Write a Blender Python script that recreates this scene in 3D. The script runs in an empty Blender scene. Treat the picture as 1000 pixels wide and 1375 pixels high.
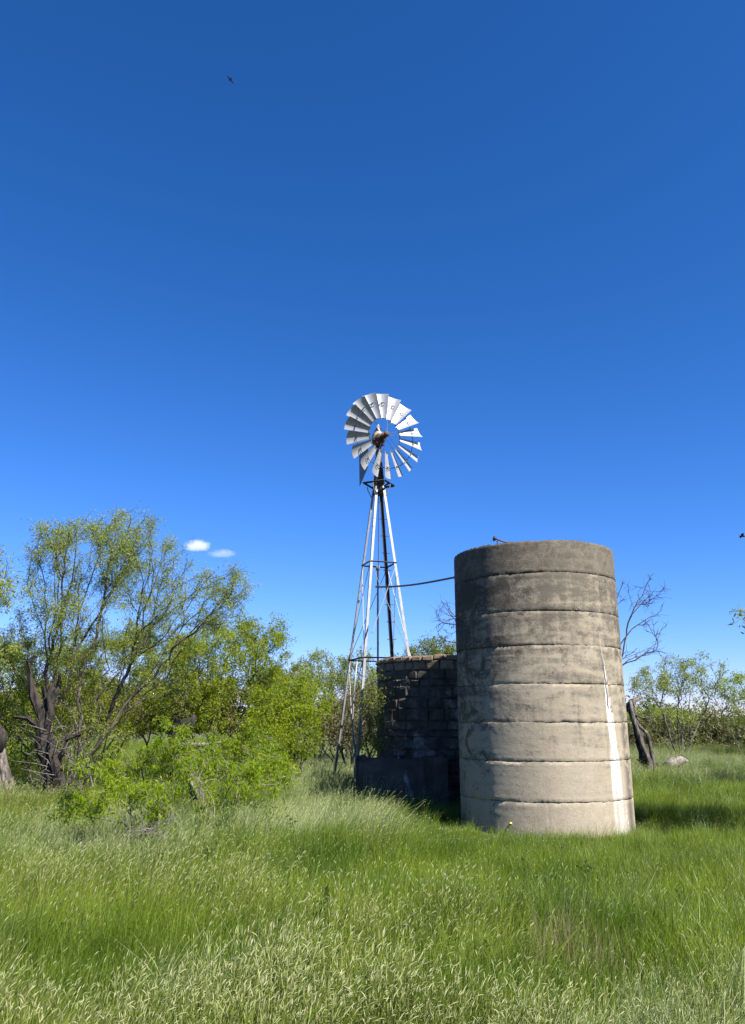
import bpy, math, random
import numpy as np
from mathutils import Vector, Matrix

# ------------------------------------------------------------------ camera, sky, sun, exposure
EYE = 1.7
PITCH = math.radians(15.0)
F = 1040.0                       # focal length in pixels of the 1000 px wide photograph
scene = bpy.context.scene
cam_d = bpy.data.cameras.new('camera')
cam = bpy.data.objects.new('camera', cam_d)
scene.collection.objects.link(cam)
cam.location = (0, 0, EYE)
cam.rotation_euler = (math.radians(90) + PITCH, 0, 0)
cam_d.sensor_fit = 'HORIZONTAL'
cam_d.sensor_width = 36.0
cam_d.lens = 36.0 * F / 1000.0
cam_d.clip_start = 0.05
cam_d.clip_end = 9000
scene.camera = cam

SUN_EL = math.radians(47)
SUN_H = Vector((0.70, -0.714, 0)).normalized()       # horizontal direction towards the sun
world = bpy.data.worlds.new('World')
scene.world = world
world.use_nodes = True
wn = world.node_tree
wn.nodes.clear()
sky = wn.nodes.new('ShaderNodeTexSky')
sky.sky_type = 'NISHITA'
sky.sun_disc = False
sky.sun_elevation = SUN_EL
sky.sun_rotation = math.atan2(SUN_H.x, SUN_H.y)
sky.altitude = 600
sky.air_density = 1.0
sky.dust_density = 0.0
sky.ozone_density = 4.0
# one colour response for the whole sky: a clear deep spring blue, as a phone camera renders it
SKY = 0.0565; EXPO = 1.5
D_ = SKY * 2 ** EXPO
sep_ = wn.nodes.new('ShaderNodeSeparateColor'); comb_ = wn.nodes.new('ShaderNodeCombineColor')
wn.links.new(sky.outputs[0], sep_.inputs[0])
for k_, (a_, g_) in enumerate(((0.74, 1.60), (0.757, 1.13), (1.25, 1.137))):
    pw_ = wn.nodes.new('ShaderNodeMath'); pw_.operation = 'POWER'; pw_.inputs[1].default_value = g_
    ml_ = wn.nodes.new('ShaderNodeMath'); ml_.operation = 'MULTIPLY'; ml_.inputs[1].default_value = a_ * D_ ** (g_ - 1)
    wn.links.new(sep_.outputs[k_], pw_.inputs[0]); wn.links.new(pw_.outputs[0], ml_.inputs[0]); wn.links.new(ml_.outputs[0], comb_.inputs[k_])
bg = wn.nodes.new('ShaderNodeBackground')
bg.inputs['Strength'].default_value = SKY
wo = wn.nodes.new('ShaderNodeOutputWorld')
wn.links.new(comb_.outputs[0], bg.inputs['Color'])
wn.links.new(bg.outputs[0], wo.inputs['Surface'])

sun_d = bpy.data.lights.new('sun', 'SUN')
sun_d.energy = 5.0
sun_d.angle = math.radians(0.53)
sun_d.color = (1.0, 0.95, 0.87)
sun = bpy.data.objects.new('sun', sun_d)
scene.collection.objects.link(sun)
sd = Vector((SUN_H.x * math.cos(SUN_EL), SUN_H.y * math.cos(SUN_EL), math.sin(SUN_EL)))
sun.rotation_euler = sd.to_track_quat('Z', 'Y').to_euler()
sun.location = sd * 60

vs = scene.view_settings
vs.view_transform = 'Standard'
vs.look = 'None'
vs.exposure = EXPO
vs.gamma = 1.0
vs.use_curve_mapping = False
scene.render.engine = 'CYCLES'
scene.cycles.max_bounces = 6
scene.cycles.diffuse_bounces = 3
scene.cycles.glossy_bounces = 2
scene.cycles.transmission_bounces = 4
scene.cycles.volume_bounces = 6
scene.cycles.transparent_max_bounces = 8

C = scene.collection
CP, SP = math.cos(PITCH), math.sin(PITCH)


# ------------------------------------------------------------------ helpers
def ray(px, py):
    u, v = (px - 500) / F, (687.5 - py) / F
    return np.array([u, CP - v * SP, SP + v * CP])


def at(px, py, Y):
    """point of the place that shows at photo pixel (px, py), Y metres ahead"""
    d = ray(px, py)
    t = Y / d[1]
    return np.array([0, 0, EYE]) + d * t


def gp(px, py, z=0.0):
    d = ray(px, py)
    t = (z - EYE) / d[2]
    return np.array([0, 0, EYE]) + d * t


def H(x, y):
    """height of the terrain"""
    x = np.asarray(x, float); y = np.asarray(y, float)
    z = 0.05 * np.sin(x * 0.55 + 1.3) * np.cos(y * 0.43 + 0.4) + 0.03 * np.sin(x * 1.3 + y * 0.9)
    near = np.exp(-((x - 2.2) ** 2 + (y - 15) ** 2) / 20.0)
    z = z * (1 - near)
    far = np.clip((np.hypot(x, y) - 60) / 400, 0, 1)
    return z + far * (1.2 * np.sin(x * 0.011 + 2) * np.cos(y * 0.008))


def link(o, parent=None):
    C.objects.link(o)
    if parent is not None:
        o.parent = parent
    return o


def tag(o, label=None, cat=None, group=None, kind=None):
    if label: o['label'] = label
    if cat: o['category'] = cat
    if group: o['group'] = group
    if kind: o['kind'] = kind
    return o


def empty(name, loc=(0, 0, 0), rz=0.0):
    o = bpy.data.objects.new(name, None)
    o.location = loc
    o.rotation_euler = (0, 0, rz)
    o.empty_display_size = 0.2
    return link(o)


class MB:
    """collects geometry; build() makes ONE mesh object"""
    def __init__(self):
        self.v = []; self.f = []; self.m = []; self.n = 0

    def add(self, verts, faces, mat=0):
        verts = np.asarray(verts, float).reshape(-1, 3)
        self.v.append(verts)
        self.f += [tuple(int(i) + self.n for i in f) for f in faces]
        self.m += [mat] * len(faces)
        self.n += len(verts)

    def box(self, c, s, rot=None, mat=0):
        c = np.array(c, float); hx, hy, hz = [k / 2 for k in s]
        v = np.array([(x, y, z) for x in (-hx, hx) for y in (-hy, hy) for z in (-hz, hz)])
        if rot is not None:
            v = v @ np.array(rot.to_3x3() if hasattr(rot, 'to_3x3') else rot).T
        self.add(v + c, [(0, 1, 3, 2), (4, 6, 7, 5), (0, 4, 5, 1), (2, 3, 7, 6), (0, 2, 6, 4), (1, 5, 7, 3)], mat)

    def tube(self, pts, rad, sides=6, mat=0, cap=True):
        pts = np.asarray(pts, float)
        n = len(pts)
        rad = np.broadcast_to(np.asarray(rad, float), (n,))
        tan = np.gradient(pts, axis=0)
        tan /= np.linalg.norm(tan, axis=1)[:, None] + 1e-9
        m = tan.mean(0)
        ref = np.array([0, 0, 1.0]) if abs(m[2]) < 0.75 * np.linalg.norm(m) + 1e-9 else np.array([1.0, 0.13, 0])
        a = np.cross(tan, ref); a /= np.linalg.norm(a, axis=1)[:, None] + 1e-9
        b = np.cross(tan, a)
        th = np.linspace(0, 2 * math.pi, sides, endpoint=False)
        v = pts[:, None, :] + rad[:, None, None] * (np.cos(th)[None, :, None] * a[:, None, :] + np.sin(th)[None, :, None] * b[:, None, :])
        f = []
        for i in range(n - 1):
            for k in range(sides):
                k2 = (k + 1) % sides
                f.append((i * sides + k, i * sides + k2, (i + 1) * sides + k2, (i + 1) * sides + k))
        if cap:
            f.append(tuple(range(sides))[::-1])
            f.append(tuple((n - 1) * sides + k for k in range(sides)))
        self.add(v.reshape(-1, 3), f, mat)

    def lathe(self, prof, seg=24, mat=0, origin=(0, 0, 0), axis=None):
        """prof: list of (r, z)"""
        th = np.linspace(0, 2 * math.pi, seg, endpoint=False)
        v = np.array([[(r * math.cos(t), r * math.sin(t), z) for t in th] for r, z in prof]).reshape(-1, 3)
        if axis is not None:
            v = v @ np.array(Vector(axis).normalized().to_track_quat('Z', 'Y').to_matrix()).T
        f = []
        for i in range(len(prof) - 1):
            for k in range(seg):
                k2 = (k + 1) % seg
                f.append((i * seg + k, i * seg + k2, (i + 1) * seg + k2, (i + 1) * seg + k))
        self.add(v + np.array(origin), f, mat)

    def angle(self, p, q, w=0.06, t=0.006, inward=(0, 0), mat=0):
        """an L-section steel angle from p to q"""
        p, q = Vector(p), Vector(q)
        d = (q - p).normalized()
        u = Vector((inward[0], inward[1], 0)) if (inward[0] or inward[1]) else Vector((0, 0, 1))
        if abs(u.normalized().dot(d)) > 0.99: u = Vector((1, 0, 0))
        u = (u - d * u.dot(d)).normalized()
        s = d.cross(u)
        a, b = (u + s).normalized(), (u - s).normalized()
        prof = [Vector((0, 0)), Vector((w, 0)), Vector((w, t)), Vector((t, t)), Vector((t, w)), Vector((0, w))]
        vs_ = []
        for o in (p, q):
            for c in prof:
                vs_.append(tuple(o + a * c[0] + b * c[1]))
        f = [(k, (k + 1) % 6, (k + 1) % 6 + 6, k + 6) for k in range(6)] + [(5, 4, 3, 0), (3, 2, 1, 0), (6, 9, 10, 11), (6, 7, 8, 9)]
        self.add(vs_, f, mat)

    def build(self, name, mats, parent=None, smooth=False, origin=None):
        me = bpy.data.meshes.new(name)
        v = np.concatenate(self.v) if self.v else np.zeros((0, 3))
        if origin is not None: v = v - np.array(origin, float)
        me.from_pydata(v.tolist(), [], self.f)
        for m in (mats if isinstance(mats, (list, tuple)) else [mats]):
            me.materials.append(m)
        if isinstance(mats, (list, tuple)) and len(mats) > 1:
            me.polygons.foreach_set('material_index', self.m)
        if smooth:
            me.polygons.foreach_set('use_smooth', [True] * len(me.polygons))
        me.update()
        o = bpy.data.objects.new(name, me)
        if origin is not None: o.location = origin
        return link(o, parent)


def fast_mesh(name, verts, quads, mats, midx=None, smooth=False):
    """numpy quads -> mesh"""
    me = bpy.data.meshes.new(name)
    nv, nf = len(verts), len(quads)
    k = quads.shape[1]
    me.vertices.add(nv); me.vertices.foreach_set('co', np.asarray(verts, np.float32).ravel())
    me.loops.add(nf * k); me.loops.foreach_set('vertex_index', np.asarray(quads, np.int32).ravel())
    me.polygons.add(nf)
    me.polygons.foreach_set('loop_start', np.arange(0, nf * k, k, dtype=np.int32))
    me.polygons.foreach_set('loop_total', np.full(nf, k, np.int32))
    if midx is not None: me.polygons.foreach_set('material_index', midx)
    if smooth: me.polygons.foreach_set('use_smooth', np.ones(nf, bool))
    for m in mats: me.materials.append(m)
    me.update(calc_edges=True)
    me.validate()
    return me


# ------------------------------------------------------------------ materials
KA = 0.62        # one factor on every base colour, set with the exposure


class N:
    def __init__(self, name):
        self.m = bpy.data.materials.new(name); self.m.use_nodes = True
        self.t = self.m.node_tree; self.t.nodes.clear()
        self.out = self.t.nodes.new('ShaderNodeOutputMaterial')

    def n(self, typ, **kw):
        nd = self.t.nodes.new('ShaderNode' + typ)
        for k, v in kw.items():
            if k in nd.inputs.keys() if isinstance(k, str) else False:
                pass
            setattr(nd, k, v)
        return nd

    def l(self, a, b): self.t.links.new(a, b)

    def val(self, x, sock):
        if isinstance(x, bpy.types.NodeSocket): self.l(x, sock)
        else: sock.default_value = x

    def math(self, op, a, b=0.0, c=0.0, clamp=False):
        nd = self.n('Math', operation=op, use_clamp=clamp)
        self.val(a, nd.inputs[0]); self.val(b, nd.inputs[1]); self.val(c, nd.inputs[2])
        return nd.outputs[0]

    def mix(self, f, a, b, mode='MIX'):
        nd = self.n('MixRGB', blend_type=mode)
        self.val(f, nd.inputs[0])
        for x, s in ((a, nd.inputs[1]), (b, nd.inputs[2])):
            if isinstance(x, tuple): s.default_value = (*[q_ * (1.0 if mode == 'MULTIPLY' else KA) for q_ in x[:3]], 1)
            else: self.l(x, s)
        return nd.outputs[0]

    def noise(self, vec=None, scale=5.0, detail=4.0, rough=0.55, dist=0.0):
        nd = self.n('TexNoise')
        nd.inputs['Scale'].default_value = scale
        nd.inputs['Detail'].default_value = detail
        nd.inputs['Roughness'].default_value = rough
        nd.inputs['Distortion'].default_value = dist
        if vec is not None: self.l(vec, nd.inputs['Vector'])
        return nd.outputs['Fac']

    def ramp(self, f, stops):
        nd = self.n('ValToRGB')
        e = nd.color_ramp.elements
        while len(e) < len(stops): e.new(0.5)
        for el, (p, c) in zip(e, stops):
            el.position = p
            el.color = (c, c, c, 1) if not isinstance(c, tuple) else (*c, 1)
        self.l(f, nd.inputs[0])
        return nd.outputs[0]

    def scaled(self, vec, s):
        nd = self.n('Mapping'); nd.inputs['Scale'].default_value = s
        self.l(vec, nd.inputs['Vector'])
        return nd.outputs[0]

    def bump(self, h, strength=0.5, dist=0.02):
        nd = self.n('Bump'); nd.inputs['Strength'].default_value = strength
        nd.inputs['Distance'].default_value = dist
        self.l(h, nd.inputs['Height'])
        return nd.outputs[0]

    def surf(self, col, rough=0.85, metal=0.0, normal=None, spec=0.3):
        b = self.n('BsdfPrincipled')
        if isinstance(col, tuple): b.inputs['Base Color'].default_value = (*[q_ * KA for q_ in col], 1)
        else: self.l(col, b.inputs['Base Color'])
        self.val(rough, b.inputs['Roughness']); b.inputs['Metallic'].default_value = metal
        b.inputs['Specular IOR Level'].default_value = spec
        if normal is not None: self.l(normal, b.inputs['Normal'])
        self.l(b.outputs[0], self.out.inputs['Surface'])
        return self.m


def leafy(name, c1, c2, c3=None, trans=0.4, nscale=0.9, gloss=0.12, patch=0.5):
    """thin leaf: diffuse + translucent + a little gloss; colour varies leaf by leaf and patch by patch"""
    m = N(name)
    g = m.n('NewGeometry')
    isl = g.outputs['Random Per Island']
    big = m.noise(g.outputs['Position'], nscale, 2.0)
    bigr = m.ramp(big, [(0.35, 0.0), (0.65, 1.0)])
    f = m.math('ADD', m.math('MULTIPLY', isl, 1 - patch), m.math('MULTIPLY', bigr, patch))
    col = m.mix(f, c1, c2)
    if c3:
        k = m.ramp(isl, [(0.86, 0.0), (0.93, 1.0)])
        col = m.mix(k, col, c3)
    d = m.n('BsdfDiffuse'); t = m.n('BsdfTranslucent'); gl = m.n('BsdfGlossy')
    gl.inputs['Roughness'].default_value = 0.45
    gl.inputs['Color'].default_value = (0.9, 0.95, 0.85, 1)
    m.l(col, d.inputs['Color'])
    tc = m.mix(1.0, col, (1.25, 1.35, 0.7), 'MULTIPLY')
    m.l(tc, t.inputs['Color'])
    a = m.n('MixShader'); a.inputs[0].default_value = trans
    m.l(d.outputs[0], a.inputs[1]); m.l(t.outputs[0], a.inputs[2])
    fr = m.n('Fresnel'); fr.inputs[0].default_value = 1.35
    ff = m.math('MULTIPLY', fr.outputs[0], gloss * 6, clamp=True)
    b = m.n('MixShader'); m.l(ff, b.inputs[0])
    m.l(a.outputs[0], b.inputs[1]); m.l(gl.outputs[0], b.inputs[2])
    m.l(b.outputs[0], m.out.inputs['Surface'])
    return m.m


def bark_mat(name, c1, c2, scale=9.0):
    m = N(name)
    g = m.n('NewGeometry')
    p = m.scaled(g.outputs['Position'], (1, 1, 0.35))
    n1 = m.noise(p, scale, 6, 0.65)
    n2 = m.noise(p, scale * 5, 4, 0.6)
    col = m.mix(m.ramp(n1, [(0.38, 0.0), (0.64, 1.0)]), c1, c2)
    return m.surf(col, 0.9, normal=m.bump(m.math('ADD', n1, m.math('MULTIPLY', n2, 0.5)), 0.9, 0.03))


M = {}
M['leaf_mesquite'] = leafy('mesquite_leaf', (0.220, 0.290, 0.016), (0.430, 0.490, 0.026), (0.42, 0.36, 0.08), 0.52, gloss=0.015)
M['leaf_pale'] = leafy('pale_leaf', (0.250, 0.335, 0.070), (0.440, 0.520, 0.105), (0.46, 0.40, 0.16), 0.50, gloss=0.015)
M['leaf_lime'] = leafy('lime_leaf', (0.210, 0.340, 0.010), (0.400, 0.520, 0.018), (0.50, 0.50, 0.06), 0.62, gloss=0.015)
M['leaf_dark'] = leafy('dark_leaf', (0.110, 0.150, 0.034), (0.190, 0.225, 0.046), None, 0.42, gloss=0.02)
M['leaf_brown'] = leafy('dry_leaf', (0.150, 0.135, 0.065), (0.250, 0.225, 0.100), None, 0.3, gloss=0.02)
M['bark'] = bark_mat('bark', (0.045, 0.037, 0.030), (0.135, 0.115, 0.095))
M['bark_grey'] = bark_mat('grey_bark', (0.11, 0.095, 0.08), (0.26, 0.23, 0.20))
M['bark_burnt'] = bark_mat('burnt_wood', (0.008, 0.007, 0.007), (0.075, 0.060, 0.050), 11)
M['wood_pale'] = bark_mat('weathered_wood', (0.09, 0.075, 0.06), (0.42, 0.37, 0.31), 10)
M['grass'] = leafy('grass_blade', (0.110, 0.185, 0.024), (0.370, 0.450, 0.075), (0.42, 0.42, 0.18), 0.45, 0.9, 0.025, 0.6)
M['grass_lush'] = leafy('lush_grass_blade', (0.080, 0.165, 0.016), (0.320, 0.410, 0.040), (0.34, 0.42, 0.12), 0.45, 0.9, 0.025, 0.6)
M['grass_silver'] = leafy('silvery_grass_blade', (0.220, 0.310, 0.110), (0.400, 0.480, 0.180), (0.56, 0.56, 0.34), 0.38, 0.6, 0.04)
M['seed'] = leafy('seed_head', (0.38, 0.44, 0.16), (0.60, 0.62, 0.30), (0.70, 0.66, 0.42), 0.40, 0.8, 0.02)
M['weed'] = leafy('weed_leaf', (0.055, 0.100, 0.022), (0.120, 0.180, 0.040), None, 0.35, gloss=0.03)
M['straw'] = leafy('dry_straw', (0.26, 0.20, 0.12), (0.42, 0.34, 0.20), None, 0.3)
M['wood_grey'] = bark_mat('grey_dead_wood', (0.035, 0.030, 0.026), (0.26, 0.225, 0.19), 13)
M['stem_dry'] = bark_mat('dry_stem', (0.20, 0.18, 0.15), (0.36, 0.33, 0.28), 20)


def steel(name, c1, c2, rough=0.45, metal=0.7, rust=0.0):
    m = N(name)
    tc = m.n('TexCoord').outputs['Object']
    n1 = m.noise(tc, 6, 5, 0.6)
    n2 = m.noise(tc, 45, 3, 0.6)
    col = m.mix(m.ramp(n1, [(0.35, 0.0), (0.7, 1.0)]), c1, c2)
    if rust > 0:
        col = m.mix(m.ramp(n1, [(0.62 - rust * 0.25, 0.0), (0.72 - rust * 0.2, 1.0)]), col, (0.13, 0.060, 0.030))
    r = m.math('ADD', m.math('MULTIPLY', n2, 0.25), rough - 0.12)
    return m.surf(col, r, metal, m.bump(n2, 0.15, 0.004), 0.5)


M['galv'] = steel('galvanised_steel', (0.50, 0.51, 0.52), (0.62, 0.63, 0.64), 0.45, 0.45)
M['vane'] = steel('shade_dark_vane_steel', (0.10, 0.11, 0.115), (0.17, 0.18, 0.185), 0.6, 0.3)  # vane shows its shaded side; that shade is put into the dark colour
M['galv_leg'] = steel('weathered_galvanised_steel', (0.27, 0.27, 0.27), (0.42, 0.42, 0.42), 0.50, 0.35, 0.06)
M['dark_steel'] = steel('dark_steel', (0.045, 0.045, 0.052), (0.10, 0.095, 0.095), 0.6, 0.4)
M['rust'] = steel('rusty_iron', (0.085, 0.045, 0.030), (0.20, 0.11, 0.075), 0.8, 0.2)
M['hood'] = steel('sun_faded_hood', (0.42, 0.33, 0.26), (0.60, 0.52, 0.44), 0.6, 0.15, 0.3)
M['pipe'] = steel('black_pipe', (0.03, 0.03, 0.035), (0.06, 0.055, 0.055), 0.5, 0.3)

# ---- ground
m = N('ground_soil')
g = m.n('NewGeometry').outputs['Position']
n1 = m.noise(g, 0.35, 5, 0.6); n2 = m.noise(g, 6.0, 5, 0.7); n3 = m.noise(g, 0.04, 3, 0.5)
col = m.mix(m.ramp(n1, [(0.35, 0.0), (0.65, 1.0)]), (0.055, 0.085, 0.025), (0.105, 0.125, 0.040))
col = m.mix(m.ramp(n2, [(0.5, 0.0), (0.8, 0.7)]), col, (0.11, 0.09, 0.055))
col = m.mix(m.ramp(n3, [(0.4, 0.0), (0.6, 0.4)]), col, (0.14, 0.13, 0.06))
M['ground'] = m.surf(col, 0.95, normal=m.bump(n2, 0.6, 0.05))


# ------------------------------------------------------------------ ground
def make_ground():
    r = np.concatenate([np.linspace(0.0, 70, 120), np.geomspace(72, 5000, 50)])
    nth = 220
    th = np.linspace(0, 2 * math.pi, nth, endpoint=False)
    R_, T_ = np.meshgrid(r, th, indexing='ij')
    x, y = R_ * np.cos(T_), R_ * np.sin(T_) + 10
    v = np.stack([x, y, H(x, y)], -1).reshape(-1, 3)
    i = np.arange(len(r) - 1)[:, None] * nth; k = np.arange(nth)[None, :]; k2 = (k + 1) % nth
    q = np.stack([i + k, i + nth + k, i + nth + k2, i + k2], -1).reshape(-1, 4)
    me = fast_mesh('ground', v, q, [M['ground']], smooth=True)
    o = link(bpy.data.objects.new('ground', me))
    tag(o, 'grassy meadow ground around the silo and windmill', None, None, 'structure')


make_ground()

# ------------------------------------------------------------------ the concrete silo
SX, SY, SR = 2.875, 13.70, 1.40
VIEW = math.atan2(SX, SY)                          # azimuth of the silo seen from the camera
ys = [725, 768.5, 820, 866, 918, 970, 1023, 1078, 1140]
zs = [at(733, y, 12.33)[2] for y in ys]
zs[-1] = -0.15
SILO_TOP = zs[0]


def concrete_material():
    m = N('silo_concrete')
    tc = m.n('TexCoord').outputs['Object']
    sep = m.n('SeparateXYZ'); m.l(tc, sep.inputs[0])
    x, y, z = sep.outputs
    # angle round the silo, 0 towards the path, positive to the right
    ang = m.math('ARCTAN2', x, m.math('MULTIPLY', y, -1.0))
    ang = m.math('ADD', ang, VIEW)
    n_big = m.noise(tc, 1.6, 4, 0.6, 0.4)
    n_mid = m.noise(tc, 6.5, 6, 0.68, 0.3)
    n_fine = m.noise(tc, 55, 4, 0.65)
    n_run = m.noise(m.scaled(tc, (7, 7, 0.5)), 1.0, 5, 0.62)
    n_band = m.noise(m.scaled(tc, (1.0, 1.0, 5.5)), 1.0, 5, 0.65, 0.6)
    zn = m.math('DIVIDE', z, SILO_TOP)
    col = m.mix(m.ramp(n_big, [(0.3, 0.0), (0.7, 1.0)]), (0.395, 0.333, 0.238), (0.490, 0.420, 0.310))
    col = m.mix(m.ramp(n_mid, [(0.40, 0.0), (0.75, 0.6)]), col, (0.60, 0.53, 0.42))
    # dark lichen: heavier towards the top
    amt = m.math('ADD', m.math('MULTIPLY', m.math('SUBTRACT', zn, 0.34), 0.62), m.math('MULTIPLY', m.math('SUBTRACT', n_band, 0.5), 0.95))
    amt = m.math('ADD', amt, m.math('MULTIPLY', m.math('SUBTRACT', n_mid, 0.5), 0.95))
    amt = m.math('ADD', amt, m.math('MULTIPLY', m.math('SUBTRACT', n_fine, 0.5), 0.9))
    amt = m.math('ADD', amt, m.math('MULTIPLY', m.math('SUBTRACT', n_run, 0.5), 0.45))
    lich = m.ramp(amt, [(-0.03, 0.0), (0.34, 0.90)])
    col = m.mix(lich, col, (0.120, 0.106, 0.084))
    # grey-black algae in ragged patches and speckles, mostly high, plus painted left-side shade
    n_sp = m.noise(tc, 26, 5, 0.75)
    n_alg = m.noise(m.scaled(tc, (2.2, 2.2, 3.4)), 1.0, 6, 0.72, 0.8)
    shade_side_ = m.ramp(m.math('ADD', m.math('MULTIPLY', ang, -0.35), 0.5), [(0.40, 0.0), (0.80, 1.0)])
    alg_shade = m.math('ADD', m.math('SUBTRACT', n_alg, 0.62), m.math('ADD', m.math('MULTIPLY', m.math('SUBTRACT', zn, 0.5), 0.16), m.math('MULTIPLY', shade_side_, 0.17)))
    alg_shade = m.math('ADD', alg_shade, m.math('MULTIPLY', m.math('SUBTRACT', n_sp, 0.5), 0.45))
    col = m.mix(m.ramp(alg_shade, [(-0.03, 0.0), (0.10, 0.82)]), col, (0.062, 0.056, 0.046))
    pl_ = m.math('MULTIPLY', m.ramp(n_sp, [(0.60, 0.0), (0.68, 0.7)]), m.ramp(n_alg, [(0.45, 0.0), (0.6, 1.0)]))
    col = m.mix(pl_, col, (0.62, 0.58, 0.50))
    # the top ring is weathered nearly all over
    tm = m.ramp(m.math('ADD', zn, m.math('MULTIPLY', m.math('SUBTRACT', n_run, 0.5), 0.06)), [(0.875, 0.0), (0.90, 0.62)])
    col = m.mix(tm, col, m.mix(m.ramp(m.math('ADD', n_mid, m.math('MULTIPLY', m.math('SUBTRACT', n_fine, 0.5), 0.8)), [(0.40, 0.0), (0.62, 1.0)]), (0.095, 0.080, 0.060), (0.27, 0.235, 0.18)))
    # dark vertical drips
    dr = m.ramp(n_run, [(0.60, 0.0), (0.74, 0.55)])
    col = m.mix(dr, col, (0.12, 0.105, 0.085))
    # vertical drip column low on the right edge
    dcol = m.math('ABSOLUTE', m.math('SUBTRACT', ang, 1.20))
    dm = m.math('MULTIPLY', m.ramp(dcol, [(0.03, 1.0), (0.16, 0.0)]), m.ramp(m.math('ADD', n_mid, m.math('MULTIPLY', zn, -0.25)), [(0.33, 0.0), (0.46, 1.0)]))
    col = m.mix(m.math('MULTIPLY', dm, 0.75), col, (0.085, 0.07, 0.06))
    # white lime run, widening downwards
    a0 = m.math('ADD', 0.960, m.math('MULTIPLY', zn, -0.26))
    hw = m.math('MULTIPLY', m.math('SUBTRACT', 0.60, zn), 0.235)
    dist = m.math('ABSOLUTE', m.math('SUBTRACT', ang, a0))
    dist = m.math('ADD', dist, m.math('MULTIPLY', m.math('SUBTRACT', n_run, 0.5), 0.17))
    k = m.math('SUBTRACT', hw, dist)
    lm = m.ramp(m.math('ADD', m.math('MULTIPLY', k, 14.0), 0.42), [(0.22, 0.0), (0.72, 1.0)])
    lm = m.math('MULTIPLY', lm, m.ramp(zn, [(0.10, 0.35), (0.20, 0.9)]))
    lm = m.math('MULTIPLY', lm, m.ramp(m.noise(m.scaled(tc, (26, 26, 1.1)), 1.0, 5, 0.65), [(0.34, 0.15), (0.56, 1.0)]))
    col = m.mix(lm, col, (1.00, 1.00, 1.00))
    # the crack the lime comes from
    cd = m.math('ABSOLUTE', m.math('ADD', m.math('SUBTRACT', ang, a0), m.math('MULTIPLY', m.math('SUBTRACT', m.noise(m.scaled(tc, (1, 1, 6)), 1.0, 4, 0.7), 0.5), 0.05)))
    cm = m.math('MULTIPLY', m.ramp(cd, [(0.006, 1.0), (0.014, 0.0)]), m.math('MULTIPLY', m.ramp(zn, [(0.40, 0.0), (0.42, 1.0)]), m.ramp(zn, [(0.56, 1.0), (0.60, 0.0)])))
    col = m.mix(cm, col, (0.03, 0.03, 0.03))
    # grain
    col = m.mix(m.ramp(n_fine, [(0.35, 0.35), (0.6, 0.0)]), col, (0.13, 0.115, 0.09))
    h = m.math('ADD', m.math('MULTIPLY', n_mid, 0.6), m.math('MULTIPLY', n_fine, 0.35))
    return m.surf(col, 0.92, normal=m.bump(h, 0.55, 0.022), spec=0.15)


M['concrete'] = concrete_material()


def angle_of(px, py):
    """angle round the silo (0 = facing the camera, + = right) of the point seen at a pixel"""
    zc = at(px, py, 13.0)[2]
    depth = SY * CP + (zc - EYE) * SP
    cx = 500 + SX / depth * F
    hw = SR / depth * F * 1.005
    return math.asin(max(-0.99, min(0.99, (px - cx) / hw)))


def smooth_noise(nth, k, rng):
    """periodic noise round a circle"""
    th = np.linspace(0, 2 * math.pi, nth, endpoint=False)
    s = np.zeros(nth)
    for i in range(1, k):
        s += rng.normal() * np.cos(i * th + rng.uniform(0, 6.28)) / (i ** 0.5)
    return s / (s.std() + 1e-9)


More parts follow.
